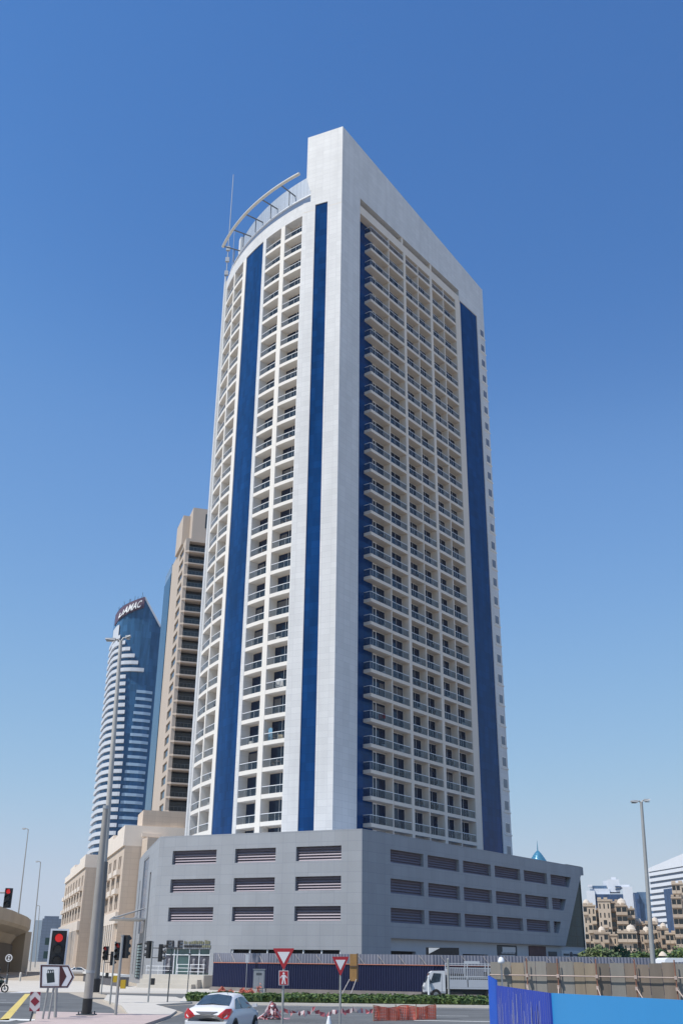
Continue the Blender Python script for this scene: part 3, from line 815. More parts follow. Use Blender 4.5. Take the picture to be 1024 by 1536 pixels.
# ------------------------------------------------------------------ banded blue-glass tower, further back on the left
gt = thing("office_tower", "distant blue glass tower with white horizontal bands and a lettered sign on its slanted top", "tower", tuple(pol(-11.9, 520)))
TG = blue_glass("tower_blue_glass", (0.045, 0.135, 0.275), 0.0, 3.0, 3.5)
TW = mat("tower_white_band", (0.56, 0.59, 0.64), 0.6, var=0.04)
plan = [(-13.08, 548), (-13.06, 538), (-12.98, 529), (-12.85, 522), (-12.6, 517), (-12.3, 514), (-11.9, 512.5), (-11.44, 512), (-10.9, 512.5), (-10.47, 514), (-9.9, 517), (-9.9, 556)]
tops = [170, 170, 171, 171.5, 172.2, 173, 174, 175.5, 168, 162, 154, 154]
mb = MB(); mb.prism([tuple(pol(a, d).to_2d()) for a, d in plan], 0, tops); mb.build("glass_body", TG, gt)
front = plan[:11]
def along(a):      # the plan line at an azimuth
    for (a0, d0), (a1, d1) in zip(front, front[1:]):
        if a0 <= a <= a1:
            f = (a - a0) / (a1 - a0); return pol(a, d0 + (d1 - d0) * f)
    return pol(front[-1][0], front[-1][1])
ctr = pol(-11.8, 560)
def band(mb, a0, a1, z0, z1, out, m):
    n = max(3, int((a1 - a0) / 0.12)); prev = None
    for i in range(n + 1):
        p = along(a0 + (a1 - a0) * i / n); o = (p - ctr).normalized()
        q = p + o * out; p = p - o * 0.5
        cur = (p + Vector((0, 0, z0)), q + Vector((0, 0, z0)), q + Vector((0, 0, z1)), p + Vector((0, 0, z1)))
        if prev:
            mb.face([prev[1], cur[1], cur[2], prev[2]], m); mb.face([prev[0], cur[0], cur[1], prev[1]], m); mb.face([prev[3], cur[3], cur[2], prev[2]], m)
        if i in (0, n): mb.face(cur, m)
        prev = cur
mb = MB(); mb2 = MB(); n = 0
z = 10.0
while z < 154:
    if z < 133: ae = -12.10 + min(0.30, (133 - z) * 0.0075)
    else: ae = (-11.15, -11.5, -11.72, -12.0, -12.3, -12.6)[min(5, int((z - 133) / 3.6))]
    band(mb, -13.07, ae, z, z + 1.75, 1.6, 0)
    if z < 128:
        a0 = -11.72 + (0.32 * max(0, (z - 70)) / 60 if z > 70 else 0)
        band(mb2, max(ae + 0.01, a0), -10.55, z + 0.1, z + 1.5, 0.35, 0)
    z += 3.6
mb.build("white_bands", TW, gt)
mb2.build("spandrel_bands", mat("pale_blue_band", (0.33, 0.46, 0.60), 0.4), gt)
mb = MB(); band(mb, -13.0, -12.72, 150, 162, 0.9, 0); mb.build("white_corner", TW, gt)
mb = MB()
a, b = pol(-11.44, 511.4), pol(-10.45, 513.2)
mb.hexa([a + Vector((0, 0, 174.4)), b + Vector((0, 0, 160.6)), b + Vector((0, 2, 160.6)), a + Vector((0, 2, 174.4)), a + Vector((0, 0, 176.2)), b + Vector((0, 0, 162.4)), b + Vector((0, 2, 162.4)), a + Vector((0, 2, 176.2))])
mb.build("roof_edge", TW, gt)
# sign band and its letters
def sgz(a): return 169.6 + (a + 12.98) / 1.54 * 5.9
mb = MB()
for i in range(8):
    a0, a1 = -12.98 + i * 0.19, -12.98 + (i + 1) * 0.19; q = []
    for a in (a0, a1):
        p = along(a); o_ = (p - ctr).normalized(); q.append((p + o_ * 0.9, p - o_ * 0.5))
    mb.hexa([q[0][0] + Vector((0, 0, sgz(a0) - 5.4)), q[1][0] + Vector((0, 0, sgz(a1) - 5.4)), q[1][1] + Vector((0, 0, sgz(a1) - 5.4)), q[0][1] + Vector((0, 0, sgz(a0) - 5.4)),
             q[0][0] + Vector((0, 0, sgz(a0) + .4)), q[1][0] + Vector((0, 0, sgz(a1) + .4)), q[1][1] + Vector((0, 0, sgz(a1) + .4)), q[0][1] + Vector((0, 0, sgz(a0) + .4))])
sg = mb.build("sign_board", mat("maroon_board", (0.10, 0.06, 0.10), 0.6), gt)
vs, fs = text_mesh("DAMAC", 1.0, 0.2, 0.02)
x0 = min(v.x for v in vs); wx = max(v.x for v in vs) - x0; hy = max(v.y for v in vs)
mb = MB(); pts = []
for v in vs:
    a = -12.80 + (v.x - x0) / wx * 1.12
    p = along(a); o_ = (p - ctr).normalized()
    pts.append(p + o_ * (1.5 + 2 * v.z) + Vector((0.9 * v.y / hy, 0, sgz(a) - 4.7 + v.y / hy * 3.9)))
mb.mesh(pts, fs, 0); mb.build("sign_letters", mat("sign_letter_white", (0.8, 0.8, 0.8), 0.5), sg)
mb = MB()
for i in range(9):
    p = along(-12.9 + i * 0.17); zt = sgz(-12.9 + i * 0.17)
    mb.tube(p + Vector((0, 1, zt - 1)), p + Vector((random.uniform(-1, 1), 0, zt + random.uniform(1.5, 4.0))), 0.14, 0.1, 5)
mb.build("roof_masts", DSTEEL, gt)

# ------------------------------------------------------------------ low beige stone buildings along the left street
Lc = pol(-11.26, 165)
LF = Fr(Lc, (math.sin(R(-18)), math.cos(R(-18))), True)
LR = Fr(Lc, (math.sin(R(72)), math.cos(R(72))))
def stone_block(name, label, t0, t1, n0, steps, seed):
    root = thing(name, label, "building", tuple(LF.P(t0, n0, 0)), "beige stone buildings on the left street")
    mb = MB(); HTB = 18.6
    holes = []; W = []
    t = t0 + 2.5
    while t < t1 - 2.4:
        holes.append((t, t + 1.5, 1.0, 7.2)); W.append((t, t + 1.5, 1.0, 7.2)); t += 2.6
    t = t0 + 3.0
    while t < t1 - 3:
        for z in (9.7, 12.5, 15.4):
            for d in (0, 1.9):
                holes.append((t + d, t + d + 1.3, z, z + 2.0)); W.append((t + d, t + d + 1.3, z, z + 2.0))
        t += 6.6
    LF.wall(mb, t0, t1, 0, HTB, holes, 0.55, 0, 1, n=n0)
    mb.face([LF.P(t0, n0, 0), LF.P(t0, -12, 0), LF.P(t0, -12, HTB), LF.P(t0, n0, HTB)], 0)
    mb.face([LF.P(t1, n0, 0), LF.P(t1, -12, 0), LF.P(t1, -12, HTB), LF.P(t1, n0, HTB)], 0)
    mb.face([LF.P(t0, n0, HTB), LF.P(t1, n0, HTB), LF.P(t1, -12, HTB), LF.P(t0, -12, HTB)], 0)
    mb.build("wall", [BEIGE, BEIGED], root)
    mb = MB()
    for a, b, h in steps: LF.box(mb, a, b, -9, n0 + 0.25, HTB, h, 0)
    mb.build("parapet", BEIGEL, root)
    mb = MB()
    LF.box(mb, t0, t1, n0 + 0.003, n0 + 0.45, 7.6, 9.2, 0)
    for z in (11.85, 14.6):
        t = t0 + 2.6
        while t < t1 - 4: LF.box(mb, t, t + 4.2, n0 + 0.003, n0 + 0.6, z, z + 0.75, 0); t += 6.6
    mb.build("stone_bands", BEIGEL, root)
    mb = MB(); t = t0 + 1.4
    while t < t1 - 1: LF.box(mb, t, t + 0.85, n0 + 0.003, n0 + 0.5, 0, 7.6, 0); t += 2.6
    mb.build("columns", BEIGEL, root)
    for a, b, c, d in W:
        m_ = MB(); LF.box(m_, a + .02, b - .02, n0 - 0.5, n0 - 0.4, c + .02, d - .02); m_.build("window", DWIN, root)
    return root
stone_block("stone_building", "nearer long beige stone building with colonnade, left of the grey podium", 0.0, 36.0, 0.0, [(0, 9, 21.6), (9.01, 15, 20.9), (15.01, 22, 21.6), (22.01, 36, 20.6)], 1)
stone_block("stone_building", "farther long beige stone building with stepped roofline at the end of the left street", 43.0, 92.0, 1.8, [(43, 55, 20.9), (55.01, 66, 20.2), (66.01, 78, 20.8), (78.01, 92, 19.8)], 2)
tb = thing("stone_block", "tall plain beige stone block standing right behind the grey podium's left corner", "building", tuple(pol(-10.6, 168)), "beige stone buildings on the left street")
mb = MB()
q0, q1, q2, q3 = pol(-10.72, 172), pol(-10.46, 165.5), pol(-3.0, 172), pol(-3.0, 200)
mb.prism([tuple(q.to_2d()) for q in (q0, q1, q2, q3, pol(-10.6, 200))], 0, 24.0); mb.build("wall", BEIGE, tb)
mb = MB(); a, b = pol(-10.44, 165.2), pol(-4, 171)
d = (b - a).normalized()
TF = Fr(a, d.to_2d())
TF.box(mb, 0, 18, 0.0, 0.25, 20.0, 20.5); mb.build("stone_bands", BEIGEL, tb)
mb = MB(); TF.box(mb, 0.1, 3.4, 0.3, 3.5, 0, 19.6); mb.build("stair_bay", BEIGE, tb)
for i in range(2):
    mb = MB(); TF.box(mb, 0.4 + i * 1.2, 0.7 + i * 1.2, 3.4, 3.56, 4.0, 16.0); mb.build("slot_window", DWIN, tb)

# ------------------------------------------------------------------ far left: distant towers, flyover
FARB = panel("distant_blue_tower", (0.13, 0.17, 0.235), 6, 3.4, (0.10, 0.135, 0.19), rough=0.4, var=0.1, mortar=0.5)
ft = thing("distant_tower", "broad blue-grey tower block far away at the end of the street", "tower", tuple(pol(-14.7, 1400)))
a0, a1, a2 = -15.38, -15.0, -14.0
mb = MB(); mb.prism([tuple(pol(a, d).to_2d()) for a, d in ((a1, 1400), (a2, 1400), (a2, 1440), (a1, 1440))], 0, 49.0); mb.build("wall", FARB, ft)
mb = MB(); mb.prism([tuple(pol(a, d).to_2d()) for a, d in ((a0, 1404), (a1 - 0.004, 1401), (a1 - 0.004, 1439), (a0, 1439))], 0, 47.0); mb.build("side_wing", mat("distant_pale_wing", (0.24, 0.30, 0.36), 0.5, var=0.1, vs=0.05), ft)
mb = MB(); mb.prism([tuple(pol(a, d).to_2d()) for a, d in ((-14.92, 1402), (-14.2, 1402), (-14.2, 1436), (-14.92, 1436))], 49.0, 52.0); mb.build("roof_plant", FARB, ft)
ft = thing("distant_tower", "thin dark blue-grey tower at the far end of the street, beside the beige stone building", "tower", tuple(pol(-13.7, 1100)))
mb = MB(); mb.prism([tuple(pol(a, d).to_2d()) for a, d in ((-13.72, 1100), (-13.45, 1100), (-13.45, 1125), (-13.72, 1125))], 0, 44.0); mb.build("wall", FARB, ft)
mb = MB(); mb.prism([tuple(pol(a, d).to_2d()) for a, d in ((-13.84, 1101), (-13.722, 1101), (-13.722, 1124), (-13.84, 1124))], 0, 26.0); mb.build("side_wing", FARB, ft)

CONCF = mat("flyover_concrete", (0.43, 0.385, 0.31), 0.9, var=0.12, vs=0.15, streak=True)
DCONC = mat("abutment_concrete", (0.10, 0.092, 0.085), 0.9, var=0.15, vs=0.2)
fo = thing("flyover", "curved concrete flyover with deep overhanging deck at the left edge", "flyover", tuple(pol(-16.5, 200)))
path = [pol(-24.0, 120), pol(-20.5, 148), pol(-18.0, 178), pol(-16.5, 212), pol(-15.75, 243), pol(-15.55, 262)]
# cross-section: n to the right of travel, z
sec = [(0.0, 10.9), (0.0, 8.9), (-0.4, 8.3), (-2.6, 7.4), (-3.6, 5.9), (-4.2, 4.6), (-12, 4.6), (-12, 10.9)]
mb = MB(); rings = []
for i, p in enumerate(path):
    d = (path[min(i + 1, len(path) - 1)] - path[max(0, i - 1)]).normalized(); n = Vector((d.y, -d.x, 0))
    rings.append([p + n * s_ + Vector((0, 0, z_)) for s_, z_ in sec])
for i in range(len(rings) - 1):
    for j in range(len(sec)):
        k = (j + 1) % len(sec)
        mb.face([rings[i][j], rings[i][k], rings[i + 1][k], rings[i + 1][j]], 0)
mb.face(rings[-1], 0); mb.face(rings[0], 0)
mb.build("deck", CONCF, fo)
mb = MB()
for i in range(len(path) - 1):
    p, q = path[i], path[i + 1]
    d = (q - p).normalized(); n = Vector((d.y, -d.x, 0))
    mb.hexa([p - n * 3.3, q - n * 3.3, q - n * 11, p - n * 11, p - n * 3.3 + Vector((0, 0, 5.6)), q - n * 3.3 + Vector((0, 0, 5.6)), q - n * 11 + Vector((0, 0, 5.6)), p - n * 11 + Vector((0, 0, 5.6))])
mb.build("abutment", DCONC, fo)
mb = MB(); q = path[-1]; mb.prism([(q.x - 3.6, q.y - 2), (q.x - 0.3, q.y - 2), (q.x - 0.3, q.y + 3), (q.x - 3.6, q.y + 3)], 0, 8.4); mb.build("end_pier", CONCF, fo)

# ------------------------------------------------------------------ right background
CRM = mat("cream_stucco", (0.52, 0.435, 0.345), 0.9, var=0.08, vs=0.2)
CRM2 = mat("sandy_stucco", (0.45, 0.365, 0.285), 0.9, var=0.08, vs=0.2)
DOMEM = mat("pale_dome", (0.58, 0.51, 0.43), 0.8)
VD = (math.sin(R(14.5)), math.cos(R(14.5)))
def px_frame(px, D):      # a frontal wall frame centred on the photo column px at distance D
    O = pol(azm(px, 1430), D); a = math.radians(azm(px, 1430))
    return Fr(O, (math.cos(a), -math.sin(a)), True) if False else Fr(O, (math.cos(a), -math.sin(a)))
def zat(px, py, D): d = ray(px, py); return CAMH + D * d.z / math.hypot(d.x, d.y)
def villa_block(root, px0, px1, ytop, D, depth, m, bays, dome=None, dark=0.0, z0=0.0, rows=None):
    """one volume of the cream complex, with windows and balconies as parts"""
    O = pol(azm(px0, 1430), D); Q = pol(azm(px1, 1430), D)
    fr = Fr(O, (Q - O).to_2d()); W = (Q - O).length; H = zat((px0 + px1) / 2, ytop, D)
    mb = MB(); holes = []; nr = max(1, int((H - 1.2) / 3.3)); cells = []
    for r in range(nr):
        for b in range(bays):
            w = W / bays; t = b * w + w * 0.22; z = H - 1.0 - 3.3 * (r + 1) + 0.9
            if z < 0.4: continue
            big = random.random() < dark + .15
            a_, b_ = (t - w * 0.14, t + w * 0.70) if big else (t + 0.1 * w, t + w * 0.42)
            holes.append((a_, b_, z, z + (2.5 if big else 1.8))); cells.append(big)
    fr.wall(mb, 0, W, 0, H, holes, 0.8, 0, 0)
    P_ = fr.P
    for t in (0, W): mb.face([P_(t, 0, 0), P_(t, -depth, 0), P_(t, -depth, H), P_(t, 0, H)], 0)
    mb.face([P_(0, 0, H), P_(W, 0, H), P_(W, -depth, H), P_(0, -depth, H)], 0)
    mb.face([P_(0, -depth, 0), P_(W, -depth, 0), P_(W, -depth, H), P_(0, -depth, H)], 0)
    n_ = max(2, int(W / 2.3))
    for i in range(n_):   # crenellated parapet
        fr.box(mb, i * W / n_, i * W / n_ + W / n_ * 0.6, -0.4, 0.15, H, H + 0.7, 0)
    fr.box(mb, -0.15, W + 0.15, -0.3, 0.3, H - 0.55, H - 0.1, 0)
    wl = mb.build("wall", m, root)
    for h, big in zip(holes, cells):
        m_ = MB(); fr.box(m_, h[0], h[1], -0.75, -0.65, h[2], h[3]); m_.build("window", DWIN, root)
        if big:
            m_ = MB(); fr.box(m_, h[0] - .2, h[1] + .2, 0.003, 0.9, h[2] - 0.35, h[2] + 0.1); fr.box(m_, h[0] - .2, h[1] + .2, 0.8, 0.9, h[2] + 0.1, h[2] + 0.75); m_.build("balcony", m, root)
    if dome:
        for dx, r in dome:
            r = r * 0.8
            m_ = MB(); c = fr.P(W * dx, -r - 0.3, H)
            m_.lathe(c, [(r * 1.08, 0), (r * 1.08, 0.8), (r, 0.85), (r * 0.93, r * 0.40 + .85), (r * 0.7, r * 0.68 + .85), (r * 0.35, r * 0.85 + .85), (0.12, r * 0.92 + .85), (0.05, r * 1.15 + .85)], 14)
            m_.build("dome", DOMEM, root)
cx_ = thing("apartment_complex", "cream apartment block with many dark balconies and small domes, right of the grey podium", "apartment block", tuple(pol(14.3, 440)))
villa_block(cx_, 879, 898, 1357, 440, 16, CRM, 3, [(0.3, 1.6)], 0.3)
villa_block(cx_, 896, 903, 1365, 446, 10, CRM2, 1, None, 0.9)
villa_block(cx_, 902, 921, 1349, 436, 16, CRM, 3, None, 0.1)
villa_block(cx_, 920, 936, 1352, 441, 14, CRM2, 2, None, 0.8)
villa_block(cx_, 929, 946, 1357, 436, 12, CRM2, 2, [(0.55, 2.1)], 0.8)
villa_block(cx_, 944, 957, 1362, 443, 14, CRM, 2, None, 0.7)
villa_block(cx_, 893, 914, 1398, 425, 10, CRM2, 3, [(0.55, 1.5)], 0.6)
villa_block(cx_, 914, 927, 1401, 428, 8, CRM, 2, None, 0.2)
villa_block(cx_, 928, 957, 1397, 422, 10, CRM, 4, [(0.72, 2.1)], 0.55)
c2 = thing("apartment_complex", "lower cream apartment wing with pale domes behind the right street lamp", "apartment block", tuple(pol(16.8, 430)))
villa_block(c2, 957, 972, 1385, 450, 12, CRM2, 3, [(0.25, 1.6)], 0.4)
villa_block(c2, 971, 990, 1384, 446, 12, CRM, 3, [(0.8, 1.6)], 0.4)
villa_block(c2, 988, 1005, 1392, 440, 12, CRM2, 3, [(0.6, 1.4)], 0.4)
villa_block(c2, 962, 984, 1398, 430, 9, CRM2, 4, [(0.45, 1.5)], 0.5)
villa_block(c2, 1000, 1019, 1399, 428, 9, CRM, 3, None, 0.5)
c3 = thing("apartment_complex", "tall cream apartment block cut off by the right edge", "apartment block", tuple(pol(18.3, 420)))
villa_block(c3, 1018, 1050, 1324, 415, 16, CRM, 5, None, 0.3)
villa_block(c3, 1015, 1030, 1345, 411, 4, CRM2, 2, None, 0.9)

def slab_tower(name, label, px0, px1, ytop, D, depth, m, cat="tower", side=None):
    root = thing(name, label, cat, tuple(pol(azm((px0 + px1) / 2, 1430), D)))
    return root
WB = mat("far_white_paint", (0.66, 0.69, 0.74), 0.7, var=0.05)
WBS = mat("far_grey_paint", (0.42, 0.46, 0.53), 0.7, var=0.05)
FGL = blue_glass("far_blue_glass", (0.055, 0.10, 0.20), 0.0, 3, 3.5)
FGL2 = blue_glass("far_pale_glass", (0.12, 0.20, 0.32), 0.0, 3, 3.5)
def far_box(root, part, px0, px1, y0, y1, D, depth, m, zb=None):
    O = pol(azm(px0, 1430), D); Q = pol(azm(px1, 1430), D); fr = Fr(O, (Q - O).to_2d()); W = (Q - O).length
    mb = MB(); fr.box(mb, 0, W, -depth, 0, 0 if y1 is None else zat((px0 + px1) / 2, y1, D), zat((px0 + px1) / 2, y0, D))
    mb.build(part, m, root); return fr, W
wb = thing("white_building", "white stepped high building behind the cream apartment block", "building", tuple(pol(14.3, 760)))
far_box(wb, "wall", 887, 960, 1341, None, 760, 30, WBS)
far_box(wb, "glass_front", 899, 943, 1341.5, 1362, 758, 5, FGL)
far_box(wb, "wing", 886, 899, 1336, None, 756, 20, WB)
far_box(wb, "wing", 942, 957, 1330, None, 755, 20, WB)
far_box(wb, "upper_storey", 892, 922, 1333, 1341, 762, 20, WB)
far_box(wb, "glass_front", 896, 918, 1328.5, 1333, 763, 12, FGL2)
far_box(wb, "roof_block", 913, 921, 1321, 1338, 766, 14, WB)
far_box(wb, "roof_block", 920, 938, 1319, 1338, 764, 14, WB)
far_box(wb, "roof_block", 937, 953, 1327, 1331, 763, 14, WB)
far_box(wb, "roof_block", 926, 933, 1315.5, 1320, 766, 6, WB)
for y in (1329, 1333): far_box(wb, "window", 931, 940, y, y + 1.6, 762.8, 4, FGL)
far_box(wb, "roof_edge", 889, 896, 1327, 1330, 755.5, 9, WB)
g2 = thing("glass_building", "blue-grey glass office block between the white building and the striped tower", "building", tuple(pol(16.2, 900)))
far_box(g2, "glass_body", 963, 991, 1338, None, 900, 30, FGL2)
far_box(g2, "dark_strip", 957.5, 966, 1339, None, 896, 26, FGL)
far_box(g2, "white_end", 952, 957.4, 1337, None, 898, 20, WB)
st = thing("striped_tower", "white tower with dark horizontal window stripes at the right edge", "tower", tuple(pol(17.3, 700)))
O = pol(azm(983, 1430), 700); Q = pol(azm(1070, 1430), 640); fr = Fr(O, (Q - O).to_2d()); W = (Q - O).length
Hs = zat(984, 1308, 700)
mb = MB(); fr.box(mb, 0.8, W, -30, -0.8, 0, Hs); mb.build("glass_body", mat("stripe_window", (0.10, 0.13, 0.19), 0.3), st)
mb = MB(); z = 1.0
while z < Hs - 2:
    fr.box(mb, 0, W, -30.5, 0, z, z + 1.9); z += 3.35
mb.build("white_bands", WB, st)
mb = MB(); p = fr.P
mb.hexa([p(0, 0, Hs), p(W, 0, Hs), p(W, -31, Hs), p(0, -31, Hs), p(0, 0, Hs + 2.0), p(W, 0, Hs + 9), p(W, -31, Hs + 9), p(0, -31, Hs + 2)])
mb.build("sloped_roof", WB, st)
mb = MB(); fr.box(mb, W * 0.28, W * 0.5, -1, 0.4, 0, zat(1014, 1335, 690)); mb.build("glass_bay", FGL, st)
sp = thing("spired_tower", "blue glass spire crown peeping over the grey podium roof", "tower", tuple(pol(10.66, 620)))
mb = MB(); c = pol(10.66, 620); zc = zat(806, 1281, 620); zt = zat(806, 1267, 620)
hh = zt - zc
mb.lathe(c, [(4.6, 0), (4.6, zc - 4)], 8); mb.build("glass_shaft", FGL2, sp)
mb = MB()
for k in range(5):
    f0, f1 = k / 5.0, (k + 1) / 5.0
    mb.lathe(c, [(4.7 * (1 - f0) ** 0.8 + 0.15, zc - 4 + f0 * (hh + 1)), (4.7 * (1 - f1) ** 0.8 + 0.5, zc - 4 + f1 * (hh + 1) - 0.25), (4.7 * (1 - f1) ** 0.8 + 0.1, zc - 4 + f1 * (hh + 1))], 8)
mb.tube(c + Vector((0, 0, zt - 3.4)), c + Vector((0, 0, zt + 2.2)), 0.35, 0.08, 6)
mb.build("crown", mat("turquoise_glass", (0.06, 0.22, 0.34), 0.25, 0.2, var=0.3, vs=0.4), sp)

# trees
def tree(name, label, base, h, r, m, n, seed, squash=0.8, leaf=0.22):
    rnd = random.Random(seed)
    root = thing(name, label, "tree", tuple(base), "trees in front of the cream apartments")
    b = Vector(base)
    mb = MB(); top = b + Vector((rnd.uniform(-.3, .3), 0, h * 0.55))
    mb.path([b, b + Vector((rnd.uniform(-.1, .1), 0, h * 0.25)), top], [0.16, 0.12, 0.07], 7)
    ends = []
    for i in range(5):
        a = rnd.uniform(0, 6.28); e = b + Vector((math.cos(a) * r * 0.6, math.sin(a) * r * 0.6, h * rnd.uniform(0.6, 0.85)))
        mb.path([b + Vector((0, 0, h * 0.3)), (b + e) / 2 + Vector((0, 0, h * 0.15)), e], [0.08, 0.06, 0.03], 5); ends.append(e)
    mb.build("trunk", BARK, root)
    mb = MB(); cl = [(b + Vector((rnd.uniform(-.7, .7) * r, rnd.uniform(-.7, .7) * r, h * rnd.uniform(0.42, 0.88))), r * rnd.uniform(0.3, 0.52)) for _ in range(11)]
    for i in range(n):
        c, rr = cl[rnd.randrange(len(cl))]
        d = Vector((rnd.gauss(0, 1), rnd.gauss(0, 1), rnd.gauss(0, 1))).normalized() * rr * rnd.uniform(0.5, 1.05)
        q = c + Vector((d.x, d.y, d.z * squash))
        u = Vector((rnd.gauss(0, 1), rnd.gauss(0, 1), rnd.gauss(0, 1))).normalized(); v = u.orthogonal().normalized()
        s = leaf * rnd.uniform(0.6, 1.4)
        mb.face([q - u * s, q + v * s * 0.6, q + u * s, q - v * s * 0.6], rnd.randint(0, 1))
    mb.build("crown", m, root)
specs = [(884, 5.2, 1.9, [LEAF3, LEAF1], "olive bushy tree at the corner of the grey podium"), (897, 5.2, 2.1, [LEAF3, LEAF1], "pale olive tree between the podium corner and the dark tree"),
         (918, 6.4, 2.3, [LEAF2, LEAF2], "darkest round tree in front of the cream apartments"), (909, 5.7, 2.2, [LEAF2, LEAF3], "dark bushy tree just left of the darkest round tree"), (938, 5.0, 2.2, [LEAF1, LEAF2], "mid green tree just right of the darkest round tree"),
         (953, 5.6, 2.5, [LEAF2, LEAF1], "green tree below the largest pale dome"), (968, 5.5, 2.4, [LEAF1, LEAF2], "green tree immediately left of the right street lamp"),
         (988, 5.2, 2.3, [LEAF2, LEAF1], "green tree immediately right of the right street lamp"), (1002, 4.8, 2.0, [LEAF3, LEAF2], "green tree left of the white canopy roof"), (1018, 5.5, 2.4, [LEAF1, LEAF2], "green tree touching the right edge")]
for i, (px, h, r, m, lab) in enumerate(specs):
    b = pol(azm(px, 1440), 150 + (i % 3) * 9); tree("tree", lab, b, h - .5, r, m, 1500, 40 + i)

# ------------------------------------------------------------------ site fence, billboard, kerbs in front of the podium
NAVY = mat("navy_painted_sheet", (0.008, 0.013, 0.055), 0.5, var=0.15, vs=0.4, streak=True)
GREYB = mat("grey_backing_sheet", (0.20, 0.21, 0.26), 0.7, var=0.15, vs=0.5, streak=True)
RUST = mat("orange_primer_rail", (0.38, 0.14, 0.09), 0.7)
def corr(mb, a, b, z0, z1, pitch=0.22, dep=0.05, m=0, jitter=0.0):
    a = Vector((a[0], a[1], 0)); b = Vector((b[0], b[1], 0)); L = (b - a).length; d = (b - a) / L; n = Vector((d.y, -d.x, 0))
    k = int(L / pitch); prev = None
    za = z0 if isinstance(z0, tuple) else (z0, z0); zb = z1 if isinstance(z1, tuple) else (z1, z1)
    for i in range(k + 1):
        for off, o in ((0.0, 0), (0.35, 0), (0.5, dep), (0.85, dep)):
            t = min(1.0, (i + off) / k)
            p = a + d * L * t + n * o
            cur = (p + Vector((0, 0, za[0] + (za[1] - za[0]) * t)), p + Vector((0, 0, zb[0] + (zb[1] - zb[0]) * t)))
            if prev: mb.face([prev[0], cur[0], cur[1], prev[1]], m)
            prev = cur
FP = [(-12.4, 113.0), (-6.5, 107.5), (1.5, 104.5), (9.0, 101.5), (46.0, 101.5)]
fence = thing("site_fence", "long navy corrugated site fence with grey upper sheets along the podium foot", "fence", (-12.4, 113.0, 0))
mb = MB()
for a, b in zip(FP, FP[1:]): corr(mb, a, b, 0.3, 2.5, 0.24, 0.06)
mb.build("navy_panel", NAVY, fence)
mb = MB()
for a, b in zip(FP, FP[1:]): corr(mb, (a[0], a[1] + .35), (b[0], b[1] + .35), 2.35, 3.42, 0.3, 0.05)
corr(mb, (-12.45, 113.3), (-11.9, 118.5), 0.2, 3.4, 0.3, 0.05)
mb.build("upper_panel", GREYB, fence)
mb = MB()
for a, b in zip(FP, FP[1:]): mb.tube((a[0], a[1] - .07, 2.53), (b[0], b[1] - .07, 2.53), 0.045, 0.045, 5)
mb.build("top_rail", RUST, fence)
mb = MB()
for a, b in zip(FP, FP[1:]):
    a, b = Vector((*a, 0)), Vector((*b, 0)); k = int((b - a).length / 1.9)
    for i in range(k):
        p = a + (b - a) * ((i + 0.3) / k); q = p + (b - a).normalized() * 0.7
        mb.tube(p + Vector((0, 0.2, 3.35)), q + Vector((0, 0.1, 2.5)), 0.03, 0.03, 4)
mb.build("brace", mat("pale_timber", (0.40, 0.37, 0.35), 0.8), fence)
mb = MB()
for a, b in zip(FP, FP[1:]):
    a, b = Vector((*a, 0)), Vector((*b, 0)); d = (b - a).normalized(); n = Vector((d.y, -d.x, 0))
    mb.hexa([a + n * .35, b + n * .35, b - n * .1, a - n * .1, a + n * .25 + Vector((0, 0, .32)), b + n * .25 + Vector((0, 0, .32)), b - n * .1 + Vector((0, 0, .32)), a - n * .1 + Vector((0, 0, .32))])
mb.build("footing", mat("dirty_concrete", (0.17, 0.15, 0.14), 0.9, var=0.25, vs=0.8), fence)
def frontal(px, Y, flip=False): return Fr(at(px, 1500, Y), (1, 0))
bf = frontal(640, 102.2)
bb = thing("billboard", "black and white billboard standing behind the white truck cab", "billboard", tuple(bf.P(0, 0, 0)))
k_ = 3.2 / 41.0
mb = MB(); bf.box(mb, 0, 3.05, -0.12, 0, 1.9, 4.05); mb.build("board", mat("billboard_black", (0.012, 0.012, 0.016), 0.4), bb)
mb = MB(); P_ = bf.P
mb.face([P_(.25, .004, 4.02), P_(1.3, .004, 4.02), P_(.25, .004, 3.5)]); mb.face([P_(.12, .004, 2.9), P_(2.6, .004, 2.95), P_(1.3, .004, 2.45), P_(.12, .004, 2.3)])
mb.build("white_shapes", mat("billboard_white", (0.62, 0.62, 0.62), 0.5), bb)
mb = MB()
for i in range(7): bf.box(mb, .35 + i * .22, .48 + i * .22, .004, .01, 2.62, 2.78)
mb.build("lettering", mat("billboard_grey", (0.10, 0.10, 0.11), 0.5), bb)
mb = MB()
for t in (.4, 2.6): bf.box(mb, t, t + .12, -.25, -.13, 0, 4.0)
mb.build("post", DSTEEL, bb)
# timber board on two props
tf = frontal(524, 100.8)
tb_ = thing("timber_board", "upright brown timber board on two leaning props before the navy fence", "timber board", tuple(tf.P(0, 0, 0)))
TIMB = mat("orange_timber", (0.36, 0.20, 0.07), 0.8, var=0.2, vs=2)
mb = MB(); tf.box(mb, 0, .62, -.06, 0, 1.15, 3.4); mb.build("board", TIMB, tb_)
mb = MB(); tf.box(mb, .62, .76, -.08, .02, 1.1, 3.45); tf.box(mb, -.02, .62, .003, .05, 2.3, 2.42); mb.build("batten", mat("dark_timber", (0.12, 0.08, 0.05), 0.8), tb_)
for t0, t1 in ((.0, -.75), (.6, .05)):
    mb = MB(); mb.tube(tf.P(t0, 0.02, 1.3), tf.P(t1, 1.3, 0.02), 0.04, 0.04, 6); mb.build("prop", mat("pale_timber", (0.4, 0.37, 0.35)), tb_)
